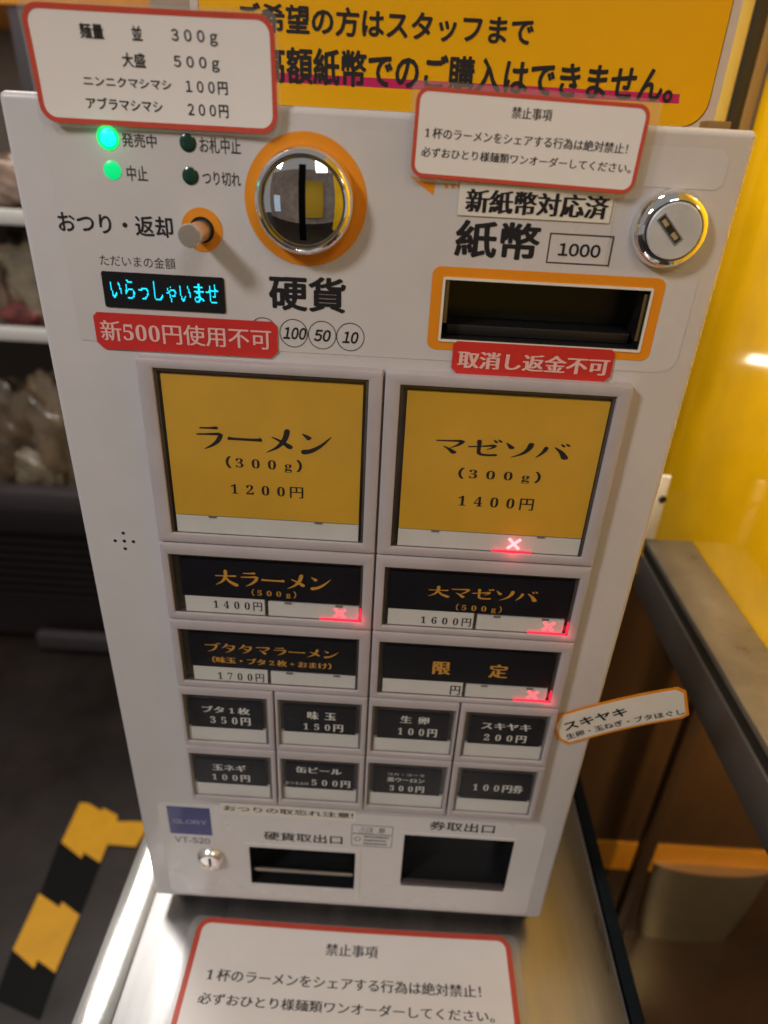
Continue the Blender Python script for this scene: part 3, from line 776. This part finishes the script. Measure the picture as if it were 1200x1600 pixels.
CO = .0042                                   # level of the paper cards
def card(k, b, m, name='card'):
    th = random.uniform(-.0035, .0035); mx_, mz_ = (b[0] + b[1]) / 2, (b[2] + b[3]) / 2
    pts = [(mx_ + (u - mx_) - th * (v - mz_), mz_ + (v - mz_) + th * (u - mx_)) for u, v in hole(b)]
    o = sheet(name, pts, XY(.0016), m, k, CO - .0016)
    return o
XC = XY(CO)
def cross(cxp, czp, size, k, filled):
    x, z = P(cxp, czp, CO)
    l, wd = size, size * (.34 if filled else .40)
    a = wd / 2; d = []
    pts = [(a, a), (l, a), (l, -a), (a, -a), (a, -l), (-a, -l), (-a, -a), (-l, -a), (-l, a), (-a, a), (-a, l), (a, l)]
    th = math.radians(43); rot = lambda p, s=1: (x + s * (p[0] * math.cos(th) - p[1] * math.sin(th)), z + s * (p[0] * math.sin(th) + p[1] * math.cos(th)))
    if filled: sheet('sold_out_lamp', [rot(p) for p in pts], XC, 'red_led', k, .0002)
    else:
        s = size * .095
        inn = [(math.copysign(max(abs(p[0]) - s / 2, 0), p[0]), math.copysign(max(abs(p[1]) - s / 2, 0), p[1])) for p in pts]
        inn = []
        for (u, v) in pts:
            uu = u - math.copysign(s, u) if abs(u) > a + 1e-9 or True else u
            vv = v - math.copysign(s, v)
            inn.append((uu, vv) if not (abs(abs(u) - a) < 1e-9 and abs(abs(v) - a) < 1e-9) else (u - math.copysign(s, u), v - math.copysign(s, v)))
        ring('sold_out_lamp', [rot(p) for p in pts], [rot(p) for p in inn], XC, 'red_led_line', k, .0002)
    return x, z
def red_glow(x, y, z, watts, r=.002):
    l = bpy.data.lights.new('sold_out_glow', 'POINT'); l.energy = watts; l.color = (1, .03, .06); l.shadow_soft_size = r
    o = bpy.data.objects.new('sold_out_glow', l); col.objects.link(o); o.location = (x, y, z)
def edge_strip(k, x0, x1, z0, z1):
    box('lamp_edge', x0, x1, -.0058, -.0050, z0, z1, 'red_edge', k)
def tabs(k, b, us):
    for u in us:
        x = b[0] + (b[1] - b[0]) * u
        box('tab', x - .0022, x + .0022, -CO - .0006, -CO - .0001, b[3] - .0004, b[3] + .0009, 'key_rim_pale', k)

# two large yellow buttons
WL1 = ((235, 574), (576, 595), (567, 851), (270, 833))
WL2 = ((625, 600), (966, 622), (908, 873), (611, 854))
for win, cell, lab, txt, sold in ((WL1, (xl, xm, zr[1], zr[0]), 'large yellow ramen button', [('ラーメン', 'brush', (305, 662), (518, 713)), ('（300g）', 'mincho_bold', (352, 712), (472, 740)), ('1200円', 'mincho', (360, 755), (474, 779))], False),
                                  (WL2, (xm, xr, zr[1], zr[0]), 'large yellow button with a lit red cross', [('マゼソバ', 'brush', (682, 681), (887, 720)), ('（300g）', 'mincho_bold', (717, 730), (843, 757)), ('1400円', 'mincho', (717, 773), (832, 798))], True)):
    wc = rect(*win, CO); win = inset(rect(*win, HB), cell)
    k = key(cell, win, lab); fill_key(k, win)
    cb = sub(wc, .035, .975, .03, .865); card(k, cb, 'yellow_card')
    sb = sub(wc, .035, .975, .872, .99); card(k, sb, 'white_strip', 'price_strip')
    tabs(k, sb, (.2, .78))
    for s, st, tl, br in txt: lettering(s, st, box2(tl, br, CO), XC, 'ink', k, wide=True)
    if sold:
        x, z = cross(803, 850, .0050, k, True)
        edge_strip(k, x - .013, x + .011, win[2] + .0002, win[2] + .0014)
        red_glow(x, -CO - .004, z + .0005, .0005)
        red_glow(x, -.012, win[2] + .001, .0014)
# four wide black buttons
WM = [((264, 866), (568, 884), (564, 974), (271.5, 957.5)), ((601, 886), (905, 905), (888.5, 997), (597, 977)),
      ((278, 983), (563, 1000), (557, 1080), (286.5, 1065)), ((592, 1003), (876, 1020), (862, 1102), (590, 1083))]
MT = [('wide black button with gold lettering and a lit red cross', [('大ラーメン', 'brush', (335, 889), (517, 925), 'ink_gold'), ('（500g）', 'mincho', (393, 920), (463, 936), 'ink_gold'), ('1400円', 'mincho', (333, 937), (410, 955), 'ink')], (531, 958.5)),
      ('wide black button with gold lettering and a lit red cross', [('大マゼソバ', 'brush', (670, 914), (838, 942), 'ink_gold'), ('（500g）', 'mincho', (713, 943), (783, 959), 'ink_gold'), ('1600円', 'mincho', (658, 962), (735, 979), 'ink')], (857, 979)),
      ('wide black button with gold lettering and no light', [('ブタタマラーメン', 'brush', (319, 1003), (529, 1030), 'ink_gold'), ('（味玉・ブタ2枚+おまけ）', 'mincho_bold', (331, 1025), (518, 1046), 'ink_gold'), ('1700円', 'mincho', (340, 1049), (413, 1066), 'ink')], None),
      ('wide black button with two gold characters and a lit red cross', [('限\u3000\u3000定', 'mincho_bold', (677, 1032), (792, 1060), 'ink_gold'), ('円', 'mincho', (704, 1071), (718, 1086), 'ink')], (832, 1086))]
for i, (win, (lab, txt, lamp)) in enumerate(zip(WM, MT)):
    r = i // 2; c = i % 2
    cell = ((xl, xm) if c == 0 else (xm, xr)) + (zr[2 + r], zr[1 + r])
    wc = rect(*win, CO); win = inset(rect(*win, HB), cell)
    k = key(cell, win, lab); fill_key(k, win)
    card(k, sub(wc, .055 if c == 0 else .03, .985 if c == 0 else .965, .06, .675), 'black_card')
    card(k, sub(wc, .065 if c == 0 else .03, .485, .682, .965), 'white_strip', 'price_strip')
    sb = sub(wc, .505, .985 if c == 0 else .965, .715, .985); card(k, sb, 'white_strip', 'price_strip')
    tabs(k, sb, (.22, .78))
    for s, st, tl, br, ink in txt: lettering(s, st, box2(tl, br, CO), XC, ink, k, wide=True)
    if lamp:
        x, z = cross(*lamp, .0048, k, False)
        edge_strip(k, x - .013, win[1] - .0008, win[2] + .0002, win[2] + .0015)
        edge_strip(k, win[1] - .0014, win[1] - .0004, win[2] + .0016, win[2] + .011)
        red_glow(x, -CO - .004, z, .0002)
        red_glow(win[1] - .001, -.0110, win[2] + .002, .0009)
# eight small black buttons
WS = [((286, 1086), (419.5, 1092), (418, 1165), (292, 1159)), ((433.6, 1093.6), (566.5, 1102), (562, 1173), (436, 1165.6)),
      ((580.5, 1103.5), (713.4, 1111.6), (704.4, 1183), (580.5, 1175.5)), ((726, 1112.5), (859.5, 1120.6), (847.5, 1192), (720.6, 1183.6)),
      ((295, 1178.5), (427, 1183), (422.5, 1249), (302.5, 1246)), ((437.5, 1185.4), (562, 1193.5), (559, 1258), (440.5, 1250.5)),
      ((574.5, 1192), (699, 1199.5), (693, 1267), (573.6, 1259.5)), ((713.4, 1199.5), (840, 1207), (828, 1277.5), (709.5, 1268.5))]
ST = [[('ブタ1枚', 'mincho_bold', (315, 1102), (391, 1117)), ('350円', 'mincho_bold', (328, 1118), (392, 1134))],
      [('味 玉', 'mincho_bold', (480, 1111), (525, 1126)), ('150円', 'mincho_bold', (474, 1129), (536, 1144))],
      [('生 卵', 'mincho_bold', (626, 1118), (670, 1132)), ('100円', 'mincho_bold', (622, 1136), (682, 1152))],
      [('スキヤキ', 'mincho_bold', (753, 1128), (829, 1143)), ('200円', 'mincho_bold', (757, 1146), (821, 1161))],
      [('玉ネギ', 'mincho_bold', (331, 1193), (385, 1206)), ('100円', 'mincho_bold', (331, 1208), (391, 1222))],
      [('缶ビール', 'mincho_bold', (462, 1197), (534, 1211)), ('おつまみ付', 'thin', (446, 1220), (482, 1227)), ('500円', 'mincho_bold', (487, 1217), (547, 1231))],
      [('コカ・コーラ', 'gothic', (606, 1207), (663, 1214)), ('黒ウーロン', 'mincho_bold', (605, 1214), (663, 1224)), ('300円', 'mincho_bold', (609, 1226), (662, 1239))],
      [('100円券', 'mincho_bold', (740, 1223), (816, 1240))]]
xs = [xl, xq1, xm, xq3, xr]
for i, (win, txt) in enumerate(zip(WS, ST)):
    r = i // 4; c = i % 4
    cell = (xs[c], xs[c + 1], zr[4 + r], zr[3 + r])
    wc = rect(*win, CO); win = inset(rect(*win, HB), cell)
    k = key(cell, win, 'small black button with white lettering'); fill_key(k, win, 'key_rim_pale')
    card(k, sub(wc, .07, .93, .10, .655), 'black_card')
    card(k, sub(wc, .03, .97, .67, .985), 'white_strip', 'price_strip')
    for s, st, tl, br in txt: lettering(s, st, box2(tl, br, CO), XC, 'ink_white', k, wide=True)

# --- lower plate
lb_ = rect((260.5, 1259.5), (327.5, 1262), (331.6, 1304), (266.5, 1301.4))
lg = sheet('logo_plate', hole(lb_), XF, 'logo_blue', mc, .0003)
lettering('GLORY', 'bold', box2((270, 1278), (324, 1288)), XY(FS + .0003), 'ink_lilac', lg)
lettering('VT-S20', 'gothic', box2((273, 1306), (329, 1318)), XF, 'ink_grey', mc)
nx_, nz_ = P(330.5, 1338.5)
nk = lathe('lock', nx_, nz_, [(.0120, FS), (.0121, .0008), (.0116, .0020), (.0098, .0048), (.0084, .0060), (.0079, .0060), (.0077, .0054)], 'nickel', mc, 64, 'small nickel lock with a dark keyhole')
lathe('lock_face', nx_, nz_, [(.0077, .0056), (.0074, .0050), (0, .0050)], 'nickel', nk, 48)
sheet('keyhole', rr(nx_ - .0011, nx_ + .0012, nz_ - .0055, nz_ + .0050, .0010, 4), XY(.0050), 'rubber', nk, .0001)
wl = rect((344.5, 1255.5), (556.6, 1264.5), (556.6, 1281), (346, 1272))
wls = sheet('sticker', hole(wl), XF, 'label_white', mc, .0002, 'white strip sticker with black writing')
lettering('おつりの取忘れ注意!', 'gothic', box2((349, 1257), (552, 1278)), XY(FS + .0002), 'ink', wls)
lettering('硬貨取出口', 'gothic', box2((412, 1298), (535, 1319)), XF, 'ink', mc)
lettering('券取出口', 'gothic', box2((672, 1282), (772, 1302)), XF, 'ink', mc)
cs = rect((550, 1287.6), (613.6, 1291.5), (612.4, 1323.6), (548.5, 1321))
cst = ring('sticker', rr(*cs, .001), rr(cs[0] + .0004, cs[1] - .0004, cs[2] + .0004, cs[3] - .0004, .0008), XF, 'ink_grey', mc, .00015, 'small grey outlined caution sticker')
lettering('⚠注 意', 'thin', sub(cs, .18, .82, .08, .36), XF, 'ink_grey', cst)
sheet('divider', hole(sub(cs, .03, .97, .40, .43)), XF, 'ink_grey', cst, .00012)
sx_, sz_ = (sub(cs, .06, .24, .5, .8)[0] + sub(cs, .06, .24, .5, .8)[1]) / 2, (sub(cs, 0, 1, .48, .85)[2] + sub(cs, 0, 1, .48, .85)[3]) / 2
ring('ban_mark', circ(sx_, sz_, .0026, 32), circ(sx_, sz_, .0021, 32), XF, 'ink_grey', cst, .00012)
for kk, (u1) in enumerate((.93, .86, .90)):
    bm = bmesh.new(); b0 = sub(cs, .30, u1, .49 + .165 * kk, .58 + .165 * kk); u = b0[0]
    rnd = random.Random(kk)
    while u < b0[1] - .0008:
        wd = rnd.uniform(.0004, .0009); zz0 = b0[2] + rnd.uniform(0, .0005); zz1 = b0[3] - rnd.uniform(0, .0005)
        bm.faces.new([bm.verts.new(XF(a_, c_, .00012)) for a_, c_ in ((u, zz0), (u + wd, zz0), (u + wd, zz1), (u, zz1))]); u += wd + .0003
    bmobj('fine_print', bm, 'ink_grey', cst)
# outlets
ct = frame('coin_outlet', coin, .0042, .0006, 'low_film', mc, -.0001); ct['label'] = 'black coin outlet with a metal flap edge'
pocket('tray', coin, .0285, 'tray_black', ct, -.0003)
box('flap_edge', coin[0] + .0012, coin[1] - .0012, .004, .007, coin[2] + (coin[3] - coin[2]) * .19, coin[2] + (coin[3] - coin[2]) * .30, 'tray_metal', ct, bev=.0008)
tk = frame('ticket_outlet', tick, .0030, .0005, 'low_film', mc, -.0001); tk['label'] = 'black ticket outlet'
pocket('tray', tick, .0285, 'tray_black', tk, -.0003)
box('tray_lip', tick[0] + .0004, tick[1] - .0004, -.0010, .004, tick[2] - .0034, tick[2] + .0004, 'fridge_grey', tk, bev=.0006)

# ================================================================== NOTICES
def tilted(off, c, th):
    ct, st = math.cos(th), math.sin(th)
    def of(h):
        return lambda u, v, l=0.0: Vector((c[0] + u * ct - v * st, -off - h - l, c[1] + u * st + v * ct))
    def loc(px, py, d=0.0):
        q = P(px, py, off + d); a, b = q[0] - c[0], q[1] - c[1]
        return a * ct + b * st, -a * st + b * ct
    return of, loc
def notice(name, label, q, xf_of, loc, base, margin, rad, bw, texts, bold, mg=(1, 1, 1, 1), rtxt='mincho'):
    """laminated sheet: clear pocket, paper, red line and writing; q = x0 x1 z0 z1 of the red line's outside"""
    t = thing(name, label, 'notice', loc)
    x0, x1, z0, z1 = q
    sheet('laminate', rr(x0 - margin * mg[0], x1 + margin * mg[1], z0 - margin * mg[2], z1 + margin * mg[3], rad * .6), xf_of(0), 'laminate', t, .0002)
    sheet('paper', rr(x0 + .0002, x1 - .0002, z0 + .0002, z1 - .0002, rad), xf_of(.0003), 'paper', t, .0002)
    ring('red_border', rr(*q, rad), rr(x0 + bw, x1 - bw, z0 + bw, z1 - bw, max(rad - bw, .001)), xf_of(.0005), 'red_line', t, .0001)
    for s, st, b, wide in texts: lettering(s, st, b, xf_of(.0005), 'ink', t, wide=wide)
    return t
YA = .0022
q1 = rect((42, 3), (433, 27), (434, 211), (67, 190), YA)
B = lambda tl, br: box2(tl, br, YA + .0005)
notice('laminated_notice', 'red bordered laminated price notice at top left, standing over the lit green lamps', q1, lambda h: XY(YA + h), (-.095, -YA, q1[2]), YA, .0014, .0075, .0022,
       [('麺量', 'medium', B((127, 37), (167, 63)), False), ('並', 'medium', B((207, 41), (226, 65)), False), ('300g', 'medium', B((269, 46), (343, 74)), True),
        ('大盛', 'medium', B((191, 82), (230, 107)), False), ('500g', 'medium', B((272, 87), (345, 114)), True),
        ('ニンニクマシマシ', 'medium', B((131, 118), (269, 141)), False), ('100円', 'medium', B((290, 125), (357, 149)), True),
        ('アブラマシマシ', 'medium', B((135, 151), (255, 176)), False), ('200円', 'medium', B((293, 161), (358, 185)), True)], True)
YB = .0022
c2 = P(824, 219, YB)
ea, eb = Vector(P(652, 133, YB)), Vector(P(1018, 165, YB)); ec, ed_ = Vector(P(640, 276, YB)), Vector(P(985, 303, YB))
th2 = (math.atan2((eb - ea).y, (eb - ea).x) + math.atan2((ed_ - ec).y, (ed_ - ec).x)) / 2
of2, loc2 = tilted(YB, c2, th2)
qq = [loc2(*p) for p in ((653, 133), (1018, 165), (985, 303), (640, 276))]
q2 = ((qq[0][0] + qq[3][0]) / 2, (qq[1][0] + qq[2][0]) / 2, (qq[2][1] + qq[3][1]) / 2, (qq[0][1] + qq[1][1]) / 2)
def B(tl, br): a_, b_ = loc2(*tl), loc2(*br); return (a_[0], b_[0], b_[1], a_[1])
notice('laminated_notice', 'smaller red bordered laminated notice at the top right, above the big lock', q2, of2, (.065, -YB, c2[1] + q2[2]), YB, .0022, .0055, .0017,
       [('禁止事項', 'mincho', B((801, 166), (861, 190)), False), ('1杯のラーメンをシェアする行為は絶対禁止！', 'mincho', B((665, 198), (977, 241)), True),
        ('必ずおひとり様麺類ワンオーダーしてください。', 'mincho', B((659, 229), (982, 271)), False)], False, (1, 1.9, .8, 1))
ZN = Z_T + .0012
def T2(px, py): p = onZ(px, py, ZN + .0005); return p.x, p.y
def BT(tl, br): a_, b_ = T2(*tl), T2(*br); return (a_[0], b_[0], b_[1], a_[1])
tlc = onZ(312, 1438, ZN); trc = onZ(795, 1462, ZN)
q3 = (tlc.x, trc.x, tlc.y - .118, (tlc.y + trc.y) / 2)
notice('laminated_notice', 'large red bordered laminated notice lying on the steel table in front of the machine', q3, lambda h: (lambda u, v, l=0.0: Vector((u, v, ZN + h + l))), (.01, q3[2], ZN), ZN, .0075, .012, .0046,
       [('禁止事項', 'mincho', BT((510, 1474), (590, 1498)), False), ('1杯のラーメンをシェアする行為は絶対禁止！', 'mincho', BT((326, 1514), (752, 1561)), True),
        ('必ずおひとり様麺類ワンオーダーしてください。', 'mincho', BT((312, 1552), (773, 1600)), False)], False, (.8, .9, 1, .15))

# small tilted tag at the right edge
YT = .0012
ta = Vector(P(873, 1140, YT)); tbp = Vector(P(1063, 1085, YT))
td = (tbp - ta).normalized(); tn = Vector((-td.y, td.x))
def Lp(px, py): v = Vector(P(px, py, YT)) - ta; return v.dot(td), v.dot(tn)
XT = lambda h0: (lambda u, v, h=0.0: Vector(((ta + td * u + tn * v).x, -YT - h0 - h, (ta + td * u + tn * v).y)))
tg = thing('menu_tag', 'small white tag with an orange edge stuck aslant on the right edge of the machine', 'tag', (ta.x, -YT, ta.y))
pts = [Lp(*p) for p in ((873, 1116), (1054, 1062), (1066, 1067), (1071, 1105), (1061, 1112), (887, 1163), (873, 1156), (864, 1135))]
cxp = sum(p[0] for p in pts) / len(pts); cyp = sum(p[1] for p in pts) / len(pts)
hx = max(p[0] for p in pts) - cxp; hy = max(p[1] for p in pts) - cyp
inn = [(cxp + (p[0] - cxp) * (1 - .0021 / hx), cyp + (p[1] - cyp) * (1 - .0021 / hy)) for p in pts]
sheet('tag_paper', pts, XT(0), 'orange', tg, .0003)
sheet('tag_face', inn, XT(.0003), 'label_white', tg, .0001)
def LB(a_, b_, hgt):
    u0, v0 = Lp(*a_); u1, v1 = Lp(*b_); vm = (v0 + v1) / 2
    return (u0, u1, vm - hgt / 2, vm + hgt / 2)
lettering('スキヤキ', 'bold', LB((880, 1133), (979, 1110), .0082), XT(.0004), 'ink', tg)
lettering('生卵・玉ねぎ・ブタほぐし', 'medium', LB((884, 1150), (1064, 1101), .0058), XT(.0004), 'ink', tg)

# yellow poster standing on the machine, behind the front panel
YP = -.046
xp0 = onY(310, 10, -YP).x; xp1 = onY(1107, 160, -YP).x
zp0 = H + .0002
po = thing('yellow_poster', 'laminated yellow poster with black writing standing on top of the machine', 'poster', ((xp0 + xp1) / 2, -YP, zp0))
XP = lambda h: XY(YP + h)
sheet('laminate', rr(xp0 - .004, xp1 + .0048, zp0, zp0 + .20, .006), XP(0), 'poster_back', po, .0003)
sheet('black_line', rr(xp0, xp1 + .0004, zp0 + .0008, zp0 + .19, .012), XP(.0004), 'rubber', po, .0001)
sheet('poster_paper', rr(xp0 + .0003, xp1, zp0 + .0012, zp0 + .1895, .012), XP(.0006), 'poster_yellow', po, .0001)
BP = lambda tl, br: box2(tl, br, YP + .0008)
lettering('ご希望の方はスタッフまで', 'bold', BP((372, 2), (831, 73)), XP(.0008), 'ink', po)
lettering('高額紙幣でのご購入はできません。', 'bold', BP((405, 70), (1048, 163)), XP(.0008), 'ink', po)
mk = [P(420, 110, YP), P(1061, 150, YP), P(1059, 165, YP), P(420, 125, YP)]
zt_ = (mk[0][1] + mk[1][1]) / 2; zb_ = (mk[2][1] + mk[3][1]) / 2
sheet('marker_line', [(mk[0][0], zb_), (mk[2][0], zb_), (mk[1][0], zt_), (mk[0][0], zt_)], XP(.0007), 'magenta', po, .00005)
ch = onY(1112, 213, .02)
tag(box('clip', ch.x - .005, ch.x + .0055, .014, .026, H - .002, H + .0035, 'trim_brown', bev=.0006), 'small brown clip on the top edge of the machine beside the poster', 'clip')

flush_lettering()
# dotted display writing
V, Fc, lay = layout('いらっしゃいませ', 'thin', False) if all(c in GL for c in 'いらっしゃいませ') else (None, None, None)
if V is None:
    load_glyphs(set('いらっしゃいませ')); V, Fc, lay = layout('いらっしゃいませ', 'thin', False)
x0 = min(v[0] for v in V); x1 = max(v[0] for v in V); y0 = min(v[1] for v in V); y1 = max(v[1] for v in V)
NX, NY = 112, 14
def inside(px, py, tri):
    s = None
    n = len(tri)
    for i in range(n):
        ax, ay = tri[i]; bx_, by = tri[(i + 1) % n]
        c = (bx_ - ax) * (py - ay) - (by - ay) * (px - ax)
        if abs(c) < 1e-12: continue
        if s is None: s = c > 0
        elif (c > 0) != s: return False
    return True
tris = [[V[i] for i in f] for f in Fc]
boxes = [(min(p[0] for p in t), max(p[0] for p in t), min(p[1] for p in t), max(p[1] for p in t)) for t in tris]
bm = bmesh.new(); DB = DISPLAY_BOX; XD = XY(FS + .0006)
dw = (DB[1] - DB[0]) / NX; dh = (DB[3] - DB[2]) / NY
for i in range(NX):
    for j in range(NY):
        hit = 0
        for sx in (.2, .5, .8):
            for sy in (.2, .5, .8):
                px = x0 + (i + sx) / NX * (x1 - x0); py = y0 + (j + sy) / NY * (y1 - y0)
                for t, b in zip(tris, boxes):
                    if b[0] <= px <= b[1] and b[2] <= py <= b[3] and inside(px, py, t): hit += 1; break
        if hit >= 5:
            u = DB[0] + i * dw; v = DB[2] + j * dh
            bm.faces.new([bm.verts.new(XD(a_, c_, .0001)) for a_, c_ in ((u + dw * .05, v + dh * .06), (u + dw * .95, v + dh * .06), (u + dw * .95, v + dh * .94), (u + dw * .05, v + dh * .94))])
bmobj('display_dots', bm, 'vfd', dsp)

# laminated sheets and the tag are not perfectly flat
def bend(root, o3, axis, out, f, lo, hi, n=26):
    for ob in root.children:
        off = ORG[root.name]
        bm = bmesh.new(); bm.from_mesh(ob.data)
        for i in range(n + 1):
            t = lo + (hi - lo) * i / n
            bmesh.ops.bisect_plane(bm, geom=bm.verts[:] + bm.edges[:] + bm.faces[:], dist=1e-7, plane_co=o3 + axis * t, plane_no=axis)
        for v in bm.verts:
            v.co += out * f((v.co - o3).dot(axis))
        bm.to_mesh(ob.data); bm.free()
NOT = [o for o in col.objects if o.name.startswith('laminated_notice')]
n1, n2, n3 = NOT[0], NOT[1], NOT[2]
bend(n1, Vector((-.094, 0, q1[2])), Vector((0, 0, 1)), Vector((0, -1, 0)), lambda u: .0035 * max(0, u / .045) ** 2, 0, .05)
bend(n1, Vector((-.094, 0, .62)), Vector((1, 0, 0)), Vector((0, -1, 0)), lambda u: .0016 * (u / .05) ** 2, -.055, .055)
ax2 = Vector((math.cos(th2), 0, math.sin(th2)))
bend(n2, Vector((c2[0], 0, c2[1])), ax2, Vector((0, -1, 0)), lambda u: .0020 * max(0, u / .05) ** 2 + .0008 * max(0, -u / .05) ** 2, -.06, .07)
bend(n3, Vector((.01, q3[3], 0)), Vector((1, 0, 0)), Vector((0, 0, 1)), lambda u: .0028 * (u / .15) ** 2, -.16, .17)
bend(tg, Vector((ta.x, 0, ta.y)), Vector((td.x, 0, td.y)), Vector((0, -1, 0)), lambda u: .0045 * max(0, (u - .012) / .06) ** 2, 0, .075)
